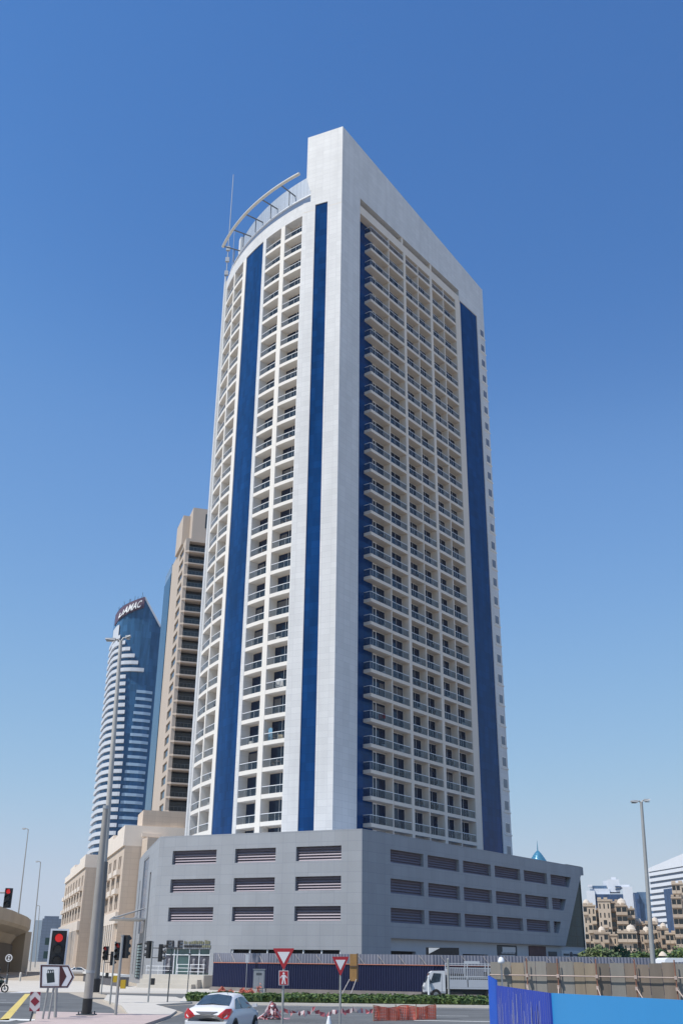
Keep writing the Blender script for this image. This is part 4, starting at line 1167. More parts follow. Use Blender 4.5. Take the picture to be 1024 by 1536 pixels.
# utility cabinet
uf = frontal(378.5, 99.5)
uc = thing("utility_cabinet", "grey utility cabinet on a concrete base in front of the navy fence", "cabinet", tuple(uf.P(0, 0, 0)))
mb = MB(); uf.box(mb, 0, 1.0, -.6, 0, .45, 2.0); uf.box(mb, -.05, 1.05, -.65, .05, 2.0, 2.06); mb.build("body", mat("cabinet_grey", (0.24, 0.26, 0.28), 0.6), uc)
mb = MB(); uf.box(mb, .06, .49, .003, .02, .52, 1.93); uf.box(mb, .51, .94, .003, .02, .52, 1.93); mb.build("door", mat("cabinet_door", (0.27, 0.29, 0.31), 0.6), uc)
mb = MB(); uf.box(mb, .25, .75, .021, .025, 1.55, 1.75); mb.build("vent", DSTEEL, uc)
mb = MB(); uf.box(mb, -.06, 1.06, -.66, .06, 0, .449); mb.build("base", KERB, uc)
# thin post with a small plaque
pf = frontal(368, 100.5)
pp = thing("small_sign", "small pale plaque on a thin post before the navy fence, left of the grey cabinet", "sign", tuple(pf.P(0, 0, 0)))
mb = MB(); mb.tube(pf.P(0, 0, 0), pf.P(0, 0, 3.3), .035, .035, 6); mb.build("post", STEEL, pp)
mb = MB(); pf.box(mb, -.16, .16, .036, .06, 2.55, 3.25); mb.build("plaque", mat("plaque_grey", (0.5, 0.52, 0.55), 0.5), pp)

# netting
ORG = mat("orange_netting", (0.72, 0.13, 0.07), 0.7, var=0.15, vs=1)
def net(mb, fn, nu, nv, r):
    """a net of thin strips over the surface fn(u, v)"""
    for i in range(nu + 1):
        for j in range(nv):
            p, q = fn(i / nu, j / nv), fn(i / nu, (j + 1) / nv); w = Vector((r, 0, 0)); mb.face([p - w, p + w, q + w, q - w])
    for j in range(nv + 1):
        for i in range(nu):
            p, q = fn(i / nu, j / nv), fn((i + 1) / nu, j / nv); w = Vector((0, 0, r)); mb.face([p - w, q - w, q + w, p + w])
a, b = at(560, 1513, 56), at(652, 1511, 58.5)
nf = thing("safety_net", "upright orange safety netting strung on posts in the road in front of the median", "safety net", (a.x, a.y, 0))
mb = MB()
def nfn(u, v):
    p = a.lerp(b, u); return Vector((p.x + 0.04 * math.sin(u * 40), p.y + 0.12 * math.sin(u * 9 + v * 2), 0.04 + v * (0.60 + 0.05 * math.cos(u * 12.6))))
net(mb, nfn, 44, 9, 0.020); mb.build("netting", ORG, nf)
for u in (0, .34, .67, 1):
    p = nfn(u, 0); mb = MB(); mb.tube((p.x, p.y + .03, 0), (p.x, p.y + .03, .74), .03, .03, 6); mb.build("post", mat("net_post", (0.30, 0.20, 0.14), 0.8), nf)
c0 = gp(348, 1490); c0 = Vector((c0.x + 1.0, 99.5, 0))
mb = MB(); rnd = random.Random(3)
for i in range(900):
    u = rnd.uniform(-2.0, 1.75); hmax = 0.24 + 0.20 * math.sin(u * 3.1) + (0.75 if u > 1.45 else 0) + 0.18 * math.sin(u * 7.0 + 1)
    p = Vector((c0.x + u, c0.y + rnd.uniform(-.45, .45), max(.03, hmax * rnd.random() ** .7)))
    e = Vector((rnd.gauss(0, 1), rnd.gauss(0, 1), rnd.gauss(0, .7))).normalized() * rnd.uniform(.06, .16); v = e.orthogonal().normalized() * rnd.uniform(.02, .06)
    if p.z - .2 < 0: e.z = abs(e.z) * .3
    mb.face([p - e - v, p + e - v * .6, p + e * .8 + v, p - e + v * .7], 0)
tag(mb.build("crumpled_netting", mat("orange_net_heap", (0.46, 0.13, 0.09), 0.8, var=0.35, vs=2.5), None, tuple(c0)), "crumpled heap of orange netting at the foot of the navy fence", "safety net")
# red and white tape
TR = mat("tape_red", (0.42, 0.11, 0.13), 0.6); TWh = mat("tape_white", (0.52, 0.46, 0.47), 0.6)
def tape(name, label, pts, w, per, seed):
    rnd = random.Random(seed); mb = MB(); L = 0; last = None; k = 0
    for a, b in zip(pts, pts[1:]):
        n = max(2, int((b - a).length / per))
        for i in range(n):
            p = a.lerp(b, i / n); tw = rnd.uniform(-1, 1)
            q = (p + Vector((rnd.uniform(-.06, .06), rnd.uniform(-.12, .12), -0.14 * math.sin(math.pi * i / n) + rnd.uniform(-.09, .09))), Vector((0.35 * tw * w, 0.4 * tw * w, w * (0.35 + .65 * abs(math.cos(tw * 1.5))))))
            if last: mb.face([last[0], q[0], q[0] + q[1], last[0] + last[1]], k % 2)
            last = q; k += 1
    return tag(mb.build(name, [TR, TWh], None, tuple(pts[0])), label, "barrier tape")
tpts = [at(x, y, 54) for x, y in ((404, 1521), (424, 1517.5), (444, 1518.5), (470, 1517.5), (478, 1520), (508, 1517.5), (530, 1517.5), (561, 1516))]
tape("barrier_tape", "long sagging red and white barrier tape strung across the road", tpts, 0.21, 0.10, 5)
hp = gp(408, 1529); hp.z = 0
mb = MB(); rnd = random.Random(9)
last = None; q = Vector((0, 0, .1))
for i in range(420):
    q = q * .86 + Vector((rnd.gauss(0, .17), rnd.gauss(0, .12), rnd.gauss(.045, .13))); q.z = min(max(q.z, .03), .95)
    p = hp + Vector((q.x * 1.1, q.y, .03 + q.z * .85 * math.exp(-(q.x / .33) ** 2))); w = Vector((rnd.gauss(0, 1), rnd.gauss(0, 1), rnd.gauss(0, 1))).normalized() * .055
    i0 = len(mb.v); mb.v += [p - w, p + w]
    if last is not None: mb.f.append([last, last + 1, i0 + 1, i0]); mb.m.append((i // 2) % 3); mb.sm.append(False)
    last = i0
tag(mb.build("tape_heap", [TR, TWh, mat("tape_pink", (0.6, 0.35, 0.38), 0.6)], None, tuple(hp)), "tangled heap of red and white tape beside the white saloon", "barrier tape")
bp = gp(493, 1536.5)
mb = MB(); mb.lathe(bp, [(.13, 0), (.11, .1), (.06, .28), (.05, .34), (0, .36)], 10)
tag(mb.build("traffic_cone", WFRAME, None, tuple(bp)), "small white cone at the bottom edge between the give way signs", "cone")

# ------------------------------------------------------------------ poles, lamps, signals, signs
GALV = mat("grey_galvanised_pole", (0.36, 0.36, 0.35), 0.55, 0.25, var=0.1, vs=1.5)
LPOLE = mat("pale_concrete_pole", (0.46, 0.44, 0.41), 0.7, var=0.1, vs=1.0)
LPOLE_D = mat("weathered_lower_pole", (0.17, 0.165, 0.16), 0.7, var=0.1, vs=1.0)
bp = gp(129.5, 1527); tp = at(159.2, 1209, bp.y)
po = thing("steel_pole", "thick pale steel column with black painted foot on the pink paving", "pole", (bp.x, bp.y, 0.12))
mb = MB(); z0 = Vector((bp.x, bp.y, 0.12)); mb.path([z0, z0.lerp(tp, .5), tp], [.225, .19, .135], 14); mb.build("column", mat("weathered_column", (0.34, 0.32, 0.295), 0.6, 0.15, var=0.12, vs=1.2), po)
mb = MB(); mb.tube(z0, z0.lerp(tp, .075), .240, .236, 14); mb.build("black_foot", BLACK, po)
mb = MB(); mb.box(bp.x - .42, bp.x + .42, bp.y - .42, bp.y + .42, .125, .18)
for sx in (-.32, .32):
    for sy in (-.32, .32): mb.tube((bp.x + sx, bp.y + sy, .18), (bp.x + sx, bp.y + sy, .30), .035, .035, 6)
mb.build("base_plate", DSTEEL, po)
mb = MB(); c = z0.lerp(tp, .19); mb.tube(c, c + Vector((0, 0, .12)), .222, .222, 14); mb.build("clamp_band", STEEL, po); mb = MB(); c = z0.lerp(tp, .985); mb.tube(c, tp + Vector((0, 0, .02)), .155, .155, 14); mb.build("clamp_band", STEEL, po)
def street_lamp(label, base, top, r0, r1, heads, group=None, low=None, hs=1.0):
    base = Vector(base); top = Vector(top)
    root = thing("street_lamp", label, "street lamp", tuple(base), group)
    mb = MB()
    if low:
        m = base.lerp(top, low); mb.path([m, m.lerp(top, .5), top], [r0 * (1 - low) + r1 * low, (r0 + r1) / 2, r1], 10, 0)
    else: mb.path([base, base.lerp(top, .5), top], [r0, (r0 + r1) / 2, r1], 10, 0)
    mb.build("pole", GALV if not low else LPOLE, root)
    if low:
        mb = MB(); mb.tube(base, base.lerp(top, low), r0 * 1.25, r0 * 1.2, 10); mb.build("lower_pole", LPOLE_D, root)
        mb = MB(); mb.tube(base, base + Vector((0, 0, 1.1)), r0 * 1.5, r0 * 1.5, 10); mb.build("black_foot", BLACK, root)
    for dx, dz, L in heads:
        mb = MB(); e = top + Vector((dx, 0, dz)); mb.path([top - Vector((0, 0, .1 * hs)), top.lerp(e, .5) + Vector((0, 0, .06 * hs)), e], [.06 * hs, .05 * hs, .04 * hs], 6)
        mb.build("arm", GALV, root)
        s = 1 if dx > 0 else -1; mb = MB()
        a = e; b = e + Vector((s * L, 0, dz * .4))
        mb.hexa([a + Vector((0, -.12 * hs, -.07 * hs)), b + Vector((0, -.17 * hs, -.03 * hs)), b + Vector((0, .17 * hs, -.03 * hs)), a + Vector((0, .12 * hs, -.07 * hs)),
                 a + Vector((0, -.10 * hs, .09 * hs)), b + Vector((0, -.12 * hs, .05 * hs)), b + Vector((0, .12 * hs, .05 * hs)), a + Vector((0, .10 * hs, .09 * hs))])
        mb.build("lamp_head", mat("lamp_head_grey", (0.40, 0.41, 0.42), 0.5), root)
        mb = MB(); q = a.lerp(b, .2); q2 = a.lerp(b, .9); mb.box(min(q.x, q2.x), max(q.x, q2.x), a.y - .11 * hs, a.y + .11 * hs, min(a.z, b.z) - .10 * hs, min(a.z, b.z) - .071 * hs); mb.build("lens", mat("lamp_lens", (0.25, 0.26, 0.27), 0.2), root)
hb = gp(142.0, 1488.5); ht = at(181.5, 961, hb.y)
street_lamp("very tall street lamp with twin heads rising behind the thick pale column", hb, ht, .30, .17, [(-.55, .1, 1.0), (.45, .35, .5)], None, .34, 1.7)
street_lamp("double headed street lamp rising behind the brown hoarding on the right", at(981.5, 1495, 68).xy.to_3d(), at(961, 1203, 68), .17, .09, [(-.25, .02, .42), (.2, .1, .36)], None, None, 1.0)
b1 = at(28, 1371, 205); street_lamp("single armed street lamp standing on the concrete flyover", b1, at(43, 1244, 205), .13, .08, [(-.5, .12, .7)], "distant street lamps on the left", None, 1.5)
b2 = at(47, 1442, 270); street_lamp("single armed street lamp just right of the flyover end", Vector((b2.x, b2.y, 0)), at(61.5, 1293, 270), .18, .10, [(-.6, .1, .7)], "distant street lamps on the left", None, 1.8)
b3 = at(54, 1440, 400); street_lamp("most distant small street lamp in front of the blue-grey block", Vector((b3.x, b3.y, 0)), at(60, 1359, 400), .2, .12, [(-.6, .1, .6)], "distant street lamps on the left", None, 2.0)

REDL = mat("red_signal_lens_lit", (0.5, 0.01, 0.01), 0.3, emit=(1.0, 0.03, 0.03), es=0.42)
REDD = mat("red_signal_lens_dim", (0.35, 0.01, 0.01), 0.3, emit=(1.0, 0.03, 0.03), es=0.06)
OFFL = mat("unlit_signal_lens", (0.03, 0.03, 0.03), 0.25)
def head(root, c, az, lit, w=.36, h=1.08, name="signal_head", board=None):
    """a three-lens head centred at c, facing azimuth az"""
    c = Vector(c); f = Vector((math.sin(R(az)), math.cos(R(az)), 0)); s = Vector((f.y, -f.x, 0)); up = Vector((0, 0, 1))
    def bx(mb, a0, a1, f0, f1, z0, z1, m=0):
        pts = [c + s * a + f * b + up * z for z in (z0, z1) for a, b in ((a0, f0), (a1, f0), (a1, f1), (a0, f1))]
        mb.hexa(pts, m)
    mb = MB(); bx(mb, -w / 2, w / 2, -.12, .10, -h / 2, h / 2); hd = mb.build(name, BLACK, root)
    if board:
        mb = MB(); B, H = board; bx(mb, -B / 2, B / 2, -.05, -.02, -H / 2, H / 2); t = .085
        mb2 = MB()
        for a0, a1, z0_, z1_ in ((-B / 2, -B / 2 + t, -H / 2, H / 2), (B / 2 - t, B / 2, -H / 2, H / 2), (-B / 2 + t, B / 2 - t, -H / 2, -H / 2 + t), (-B / 2 + t, B / 2 - t, H / 2 - t, H / 2)): bx(mb2, a0, a1, -.02, .0, z0_, z1_)
        mb.build("backboard", BLACK, hd); mb2.build("white_border", WFRAME, hd)
    for i in range(3):
        z = h / 2 - h / 6 - i * h / 3; r = h / 6 * .74; q = c + f * .101 + up * z
        mb = MB(); mb.disc(q, f, r, .02, 14); mb.build("lens", (REDD if lit == 2 else REDL) if (i == 0 and lit) else OFFL, hd)
        mb = MB(); vs = []
        for k in range(9):
            t = math.pi * (-.12 + 1.24 * k / 8); d = s * math.cos(t) * (r + .02) + up * math.sin(t) * (r + .02); vs += [q + d, q + d + f * (.24 if .1 < k / 8 < .9 else .12)]
        mb.mesh(vs, [(2 * k, 2 * k + 1, 2 * k + 3, 2 * k + 2) for k in range(8)], 0, True); mb.build("visor", BLACK, hd)
    return hd
def signal(label, base, ztop, heads, box=None, r=.06, group="traffic signals at the junction"):
    base = Vector(base); root = thing("traffic_light", label, "traffic light", tuple(base), group)
    mb = MB(); mb.tube(base, (base.x, base.y, ztop), r, r, 10); mb.tube((base.x, base.y, ztop), (base.x, base.y, ztop + .05), r * 1.3, r * 1.3, 10); mb.build("pole", GALV, root)
    for dx, dy, z, az, lit in heads: 
        head(root, (base.x + dx, base.y + dy, z), az, lit)
        mb = MB(); mb.tube((base.x, base.y, z + .3), (base.x + dx * .8, base.y + dy * .8, z + .3), .03, .03, 6); mb.tube((base.x, base.y, z - .3), (base.x + dx * .8, base.y + dy * .8, z - .3), .03, .03, 6); mb.build("bracket", BLACK, root)
    if box:
        mb = MB(); m = mat("yellow_push_box", (0.50, 0.33, 0.02), 0.5) if box[2] else BLACK
        mb.box(base.x + box[0] - .12, base.x + box[0] + .12, base.y - .16, base.y + .06, box[1] - .2, box[1] + .2); mb.build("push_button_box", m, root)
# the framed light facing us with the white backboard
b = gp(76, 1530); b.y = 53.0; b.x = at(83, 1530, 53).x
rt = thing("traffic_light", "large traffic light with white framed backboard showing red beside the shopping bag sign", "traffic light", tuple(b), "traffic signals at the junction")
ctop = at(88, 1424, 53)
mb = MB(); mb.tube((b.x, b.y, 0), (at(87, 1440, 53).x, b.y, ctop.z - .5), .075, .07, 10); mb.build("pole", GALV, rt)
head(rt, (ctop.x, ctop.y - .12, ctop.z), 168, True, .58, 1.5, board=(.86, 1.82))
for dz in (.35, -.25):
    mb = MB(); q = Vector((ctop.x - .55, ctop.y + .2, ctop.z + dz)); mb.box(q.x - .16, q.x + .1, q.y - .1, q.y + .25, q.z - .16, q.z + .16); mb.build("side_lamp", mat("dark_green_plastic", (0.02, 0.05, 0.05), 0.5), rt)
q = gp(152, 1491.5); signal("farthest of three clustered traffic lights, showing dim red left of the others", q, 3.5, [(.10, -.2, 3.15, 195, 2), (.62, .1, 2.75, 60, False)], (.35, 1.45, False), .055)
q = gp(165, 1506.6); signal("middle of the three clustered traffic lights, red lit with a yellow push box", q, 3.7, [(.28, -.1, 3.15, 200, 2)], (.22, 1.5, True))
q = gp(173, 1527); signal("nearest of the three clustered traffic lights, grey back towards us with a yellow push box", q, 3.75, [(.14, .18, 3.25, 20, False)], (.26, 1.52, True), .075)
q = gp(222, 1506); signal("traffic light seen side on with three hooded lamps before the shop corner", q, 3.75, [(.58, .0, 3.1, 92, False), (-.22, .1, 3.3, 300, False)], (.22, 1.35, False))
# overhead light on an arm from the left
q = at(12.5, 1347, 66)
rt = thing("traffic_light", "overhead traffic light showing red on a horizontal arm at the left edge", "traffic light", (q.x - 4.2, q.y + .2, 0), "traffic signals at the junction")
mb = MB(); mb.tube((q.x - 4.2, q.y + .2, 0), (q.x - 4.2, q.y + .2, q.z + .9), .12, .09, 10); mb.tube((q.x - 4.2, q.y + .2, q.z + .32), (q.x, q.y + .2, q.z + .32), .06, .05, 8); mb.build("pole", GALV, rt)
head(rt, q, 178, True, .42, 1.12)
# plain poles
for px, y, zt, lab in ((251, 1506, 3.4, "thin dark pole with a small bracket at the left tip of the hedge"), (281, 1489, 3.2, "thin dark pole in front of the shop steps")):
    q = gp(px, y); po = thing("post", lab, "post", tuple(q))
    mb = MB(); mb.tube(q, (q.x + .04, q.y, zt), .045, .04, 7); mb.build("pole", DSTEEL, po)
    mb = MB(); mb.box(q.x - .1, q.x + .14, q.y - .08, q.y + .08, zt - .05, zt + .1); mb.build("cap", DSTEEL, po)
for px, y, zt, m, lab in ((643, 1501, 1.75, WFRAME, "short white post on the kerb in front of the truck's nose"), (673, 1501, 3.0, GALV, "grey post on the kerb in front of the truck's cab")):
    q = gp(px, y); q.y = 87.2; q.x = at(px, 1500, 87.2).x; q.z = 0
    po = thing("post", lab, "post", tuple(q)); mb = MB(); mb.tube(q, (q.x, q.y, zt), .085, .08, 8); mb.build("pole", m, po)
    mb = MB(); mb.tube((q.x, q.y, zt), (q.x, q.y, zt + .06), .1, .05, 8); mb.build("cap", m, po)
for i, (px, y, lab) in enumerate(((30, 1472, "short pale bollard at the foot of the flyover wall, left of its neighbour"), (39, 1464, "slim pale bollard nearest the flyover's end pier"), (10, 1476, "thin dark bollard below the round flyover sign"))):
    q = gp(px, y); mb = MB(); mb.lathe(q, [(.14, 0), (.14, .9), (.10, 1.05), (0, 1.08)], 9); tag(mb.build("bollard", KERB if i < 2 else DSTEEL, None, tuple(q)), lab, "bollard", "bollards by the flyover wall")
q = at(14, 1437, 150)
rs = thing("round_sign", "small round ringed sign on a thin post before the dark flyover wall", "sign", (q.x, q.y, 0))
mb = MB(); mb.tube((q.x, q.y, 0), (q.x, q.y, q.z), .05, .05, 6); mb.build("post", DSTEEL, rs)
mb = MB(); mb.disc((q.x, q.y - .06, q.z), (0, -1, 0), .50, .03, 20); dk = mb.build("disc", mat("sign_grey_face", (0.10, 0.09, 0.09), 0.5), rs)
mb = MB(); n = 20
for k in range(n):
    a0, a1 = 2 * math.pi * k / n, 2 * math.pi * (k + 1) / n
    mb.face([(q.x + r * math.cos(t), q.y - .094, q.z + r * math.sin(t)) for r, t in ((.36, a0), (.48, a0), (.48, a1), (.36, a1))])
for x0, x1, z0_, z1_ in ((-.15, .15, .16, .24), (-.15, .15, -.24, -.16), (-.05, .05, -.16, .16)): mb.face([(q.x + x0, q.y - .094, q.z + z0_), (q.x + x1, q.y - .094, q.z + z0_), (q.x + x1, q.y - .094, q.z + z1_), (q.x + x0, q.y - .094, q.z + z1_)])
mb.build("ring", WFRAME, rs)

# shopping direction sign
Y = 51.5
def sp_(px, py, dy=0.0): p = at(px, py, Y); return Vector((p.x, Y - dy, p.z))
ds = thing("direction_sign", "white arrow sign with a shopping bag symbol and brown chevron on two posts", "direction sign", (sp_(80, 1482).x, Y, 0))
def plate(mb, pts, d0, d1, m=0):
    f = [sp_(x, y, d1) for x, y in pts]; b_ = [sp_(x, y, d0) for x, y in pts]; n = len(pts)
    mb.face(f, m); mb.face(list(reversed(b_)), m)
    for i in range(n): mb.face([b_[i], b_[(i + 1) % n], f[(i + 1) % n], f[i]], m)
BRN = mat("sign_brown", (0.055, 0.012, 0.016), 0.5); SWH = mat("sign_face_white", (0.60, 0.61, 0.65), 0.5)
mb = MB(); plate(mb, [(60, 1482.2), (61, 1446.5), (104, 1447.2), (112.5, 1465.5), (102.5, 1482.2)], 0, .04); board = mb.build("board", SWH, ds)
mb = MB()
out_, in_ = [(60.8, 1481.3), (61.8, 1447.4), (103.4, 1448.1), (111.4, 1465.5), (102, 1481.3)], [(63.4, 1479.2), (64.2, 1449.5), (102.2, 1450.2), (108.7, 1465.5), (100.8, 1479.2)]
for i in range(5):
    j = (i + 1) % 5; plate(mb, [out_[i], out_[j], in_[j], in_[i]], .041, .050)
plate(mb, [(89.5, 1479), (90.2, 1450), (94, 1450), (100.5, 1464.5), (92.5, 1479)], .041, .049)
mb.build("brown_band", BRN, board)
mb = MB(); plate(mb, [(65.5, 1477), (66, 1451.5), (88.4, 1451.8), (88, 1477)], .041, .046, 0)
plate(mb, [(71.5, 1474.5), (70.5, 1460), (82, 1458.5), (83, 1473)], .047, .053, 1)
for x in (72, 75.2, 78.4): plate(mb, [(x, 1460), (x + .2, 1454.8), (x + 1, 1454.3), (x + 2.6, 1454.3), (x + 3.2, 1455), (x + 3.4, 1459), (x + 2.6, 1459), (x + 2.2, 1455.6), (x + 1, 1455.6), (x + .8, 1460)], .047, .052, 1)
mb.build("bag_symbol", [mat("sign_pale_panel", (0.68, 0.69, 0.70), 0.5), mat("bag_dark_green", (0.018, 0.028, 0.03), 0.5)], board)
for px in (74.0, 82.5):
    p = sp_(px, 1482); mb = MB(); mb.tube((p.x - .15, Y + .06, 0), (p.x, Y + .06, p.z + .9), .05, .05, 8); mb.build("post", GALV, ds)
# red and white hazard marker
Y = 49.5
hm = thing("hazard_marker", "small red and white diamond marker plate on a thin post at lower left", "hazard marker", (sp_(52, 1530).x, Y, 0))
mb = MB(); plate(mb, [(44.5, 1517), (46.5, 1487.5), (61.8, 1487.5), (60, 1517)], 0, .03); pl = mb.build("plate", mat("marker_grey_white", (0.52, 0.48, 0.50), 0.5), hm)
MR = mat("marker_red", (0.20, 0.012, 0.03), 0.5)
mb = MB(); plate(mb, [(53.3, 1495), (60, 1502), (53, 1509), (46.4, 1502)], .031, .04)
for t in ([(46.4, 1488), (51.5, 1488), (46.2, 1493.5)], [(61.6, 1488), (56, 1488), (61.3, 1494)], [(44.7, 1516.6), (50.5, 1516.6), (45.1, 1510.5)], [(59.9, 1516.6), (54.5, 1516.6), (60.3, 1511)]): plate(mb, t, .031, .04)
mb.build("red_diamond", MR, pl)
p = sp_(53, 1517); mb = MB(); mb.tube((p.x - .2, Y + .05, 0), (p.x, Y + .05, p.z + .6), .04, .04, 8); mb.build("post", DSTEEL, hm)
# give way signs
YR = mat("giveway_red", (0.36, 0.018, 0.028), 0.45); YW = mat("giveway_white", (0.66, 0.66, 0.68), 0.45)
def tri(mb, cx, y0, y1, hw, d0, d1, m):
    plate(mb, [(cx - hw, y0), (cx + hw, y0), (cx, y1)], d0, d1, m)
def giveway(label, Yd, cx, y0, y1, hw, pedestrian):
    global Y
    Y = Yd
    base = sp_(cx, 1530)
    r = thing("give_way_sign", label, "road sign", (base.x, Y, 0), "give way signs")
    mb = MB(); plate(mb, [(cx - hw, y0), (cx + hw, y0), (cx + hw - .4, y0 + 1.6), (cx + .8, y1), (cx - .8, y1), (cx - hw + .4, y0 + 1.6)], 0, .03); t = mb.build("triangle", YR, r)
    mb = MB(); tri(mb, cx, y0 + (y1 - y0) * .17, y1 - (y1 - y0) * .27, hw * .60, .031, .037, 0); mb.build("white_centre", YW, t)
    mb = MB(); p = sp_(cx, y1); mb.tube((p.x, Y + .06, 0), (p.x, Y + .06, p.z + .7), .045, .045, 8); mb.build("post", GALV, r)
    if pedestrian:
        a0, a1, b0, b1 = cx - 7.2, cx + 7.2, 1456, 1478
        mb = MB(); plate(mb, [(a0, b1), (a0, b0), (a1, b0), (a1, b1)], 0, .03, 0); pl = mb.build("plaque", YW, r)
        mb = MB(); plate(mb, [(a0 + .8, b1 - .8), (a0 + .8, b0 + .8), (a1 - .8, b0 + .8), (a1 - .8, b1 - .8)], .031, .036); mb.build("red_field", YR, pl)
        mb = MB(); hp_ = [(cx + 1.6 * math.cos(k * .63), 1460.2 + 1.8 * math.sin(k * .63)) for k in range(10)]; plate(mb, hp_, .037, .042)
        for q_ in ([(cx - 2.4, 1462.4), (cx + 2.4, 1462.4), (cx + 2.0, 1469), (cx - 2.0, 1469)], [(cx - 2.0, 1469), (cx - .1, 1469), (cx - 1.2, 1476), (cx - 3.2, 1476)], [(cx + .1, 1469), (cx + 2.0, 1469), (cx + 3.4, 1476), (cx + 1.4, 1476)], [(cx - 2.4, 1462.6), (cx - 2.4, 1464.4), (cx - 5.0, 1468), (cx - 5.4, 1466.4)], [(cx + 2.4, 1462.6), (cx + 5.2, 1466.2), (cx + 4.8, 1467.8), (cx + 2.4, 1464.6)]): plate(mb, q_, .037, .042)
        mb.build("walking_figure", YW, pl)
giveway("larger give way triangle with a red walking figure plaque below it", 42.0, 425.5, 1422.5, 1454, 15.6, True)
giveway("smaller give way triangle on a plain post in front of the navy fence", 51.0, 510.5, 1435, 1463, 12.4, False)

# ------------------------------------------------------------------ hoardings at lower right
WOOD = [mat("hoarding_brown", (0.21, 0.17, 0.135), 0.85, var=0.25, vs=1.2, streak=True), mat("hoarding_grey", (0.24, 0.225, 0.20), 0.85, var=0.2, vs=1.2, streak=True),
        mat("hoarding_tan", (0.27, 0.22, 0.16), 0.85, var=0.2, vs=1.2, streak=True), mat("hoarding_dark", (0.16, 0.135, 0.11), 0.85, var=0.2, vs=1.2, streak=True)]
ha, hb_ = at(737, 1500, 52), at(1075, 1500, 48)
hf = Fr(ha, (hb_ - ha).to_2d()); HL_ = (hb_ - ha).to_2d().length
wh = thing("timber_hoarding", "brown weathered plank hoarding held by rusty scaffold poles at lower right", "hoarding", (ha.x, ha.y, 0))
mb = MB(); rnd = random.Random(4); t = 0
while t < HL_:
    w = rnd.uniform(.46, .66); o_ = rnd.uniform(0, .03); hgt = 2.76 + rnd.uniform(-.05, .05)
    m_ = rnd.choice((0, 0, 1, 1, 2, 3)) if t > 2.4 else rnd.choice((1, 1, 2))
    hf.box(mb, t, t + w - .02, -.03 - o_, -o_, 0, hgt, m_); t += w
mb.build("planks", WOOD, wh)
RSC = mat("rusty_scaffold", (0.26, 0.12, 0.08), 0.8, var=0.25, vs=2)
PSC = mat("pale_scaffold", (0.46, 0.36, 0.31), 0.7, var=0.2, vs=2)
mb = MB(); mb.tube(hf.P(0, .12, 2.2), hf.P(HL_, .12, 2.2), .03, .03, 6); mb.build("rail", PSC, wh)
def tpx(px): 
    d = ray(px, 1470); det = d.x * -hf.u.y + hf.u.x * d.y
    return ((hf.O.y * d.x - hf.O.x * d.y) / (hf.u.x * d.y - hf.u.y * d.x))
for px, side in ((792, .35), (838, .12), (896, .5), (954, .75), (1014, .9)):
    t = tpx(px); mb = MB(); mb.tube(hf.P(t, .19, 0), hf.P(t, .19, 2.92), .03, .03, 7); o = mb.build("scaffold_pole", RSC, wh)
    mb = MB(); mb.tube(hf.P(t, .24, 1.75), hf.P(t + side * 1.6, 1.6, .05), .028, .028, 6); mb.build("brace", PSC, wh)
    mb = MB(); hf.box(mb, t - .06, t + .06, .1, .25, 2.13, 2.27); hf.box(mb, t - .05, t + .05, .16, .28, 1.68, 1.82); mb.build("coupler", PSC, wh)
t = tpx(755); mb = MB(); c = hf.P(t, .3, 0); mb.lathe(c, [(.04, 0), (.04, 2.68), (.15, 2.69), (.15, 2.78), (.10, 2.93), (0, 2.97)], 12)
tag(mb.build("white_post_lamp", WFRAME, None, tuple(c)), "white dome topped post in front of the hoarding's left end", "post lamp")
# blue painted hoarding, nearest
BL1 = mat("royal_blue_sheet", (0.022, 0.055, 0.36), 0.5, var=0.2, vs=0.8, streak=True)
BL2 = mat("cyan_blue_panel", (0.022, 0.225, 0.52), 0.45, var=0.05, vs=0.5, streak=True)
BL3 = mat("bright_blue_sheet", (0.012, 0.095, 0.50), 0.5, var=0.1, vs=0.8)
def scr(px, py, Y): p = at(px, py, Y); return p
A0, A1 = scr(733, 1463, 24.5), scr(745, 1470, 23.6)
B0, B1 = scr(745, 1478, 23.4), scr(826, 1489.5, 18.6)
C1 = scr(1060, 1502, 14.2)
bh = thing("blue_hoarding", "blue painted corrugated hoarding with a flat cyan stretch in the lower right corner", "hoarding", (B1.x, B1.y, 0))
mb = MB(); corr(mb, A0, A1, 0, (A0.z, A1.z), .12, .04); mb.build("end_sheet", BL3, bh)
mb = MB(); corr(mb, B0, B1, 0, (B0.z, B1.z), .16, .035); mb.build("royal_blue_sheet", BL1, bh)
mb = MB(); d = (B1 - B0); n = Vector((d.y, -d.x, 0)).normalized(); rnd = random.Random(6)
for i in range(34):     # pale streaks down the ribs
    f = rnd.uniform(.05, .86); p = B0.lerp(B1, f); z1 = p.z - rnd.uniform(.03, .5); z0 = max(.1, z1 - rnd.uniform(.3, 1.2)); w = d.normalized() * rnd.uniform(.004, .012)
    p = Vector((p.x, p.y, 0)) + n * .041
    mb.face([p - w + Vector((0, 0, z0)), p + w + Vector((0, 0, z0)), p + w + Vector((0, 0, z1)), p - w + Vector((0, 0, z1))])
mb.build("pale_streaks", mat("streak_grey", (0.30, 0.32, 0.40), 0.8), bh)
mb = MB(); cf = Fr(B1, (C1 - B1).to_2d()); L_ = (C1 - B1).to_2d().length
mb.hexa([cf.P(0.0, 0, 0), cf.P(L_, 0, 0), cf.P(L_, -.03, 0), cf.P(0.0, -.03, 0), cf.P(0.0, 0, B1.z), cf.P(L_, 0, C1.z), cf.P(L_, -.03, C1.z), cf.P(0.0, -.03, B1.z)])
mb.build("cyan_panel", BL2, bh)
mb = MB()
for i in range(6): cf.box(mb, .4 + i * 1.5, .46 + i * 1.5, -.1, -.031, 0, 2.0)
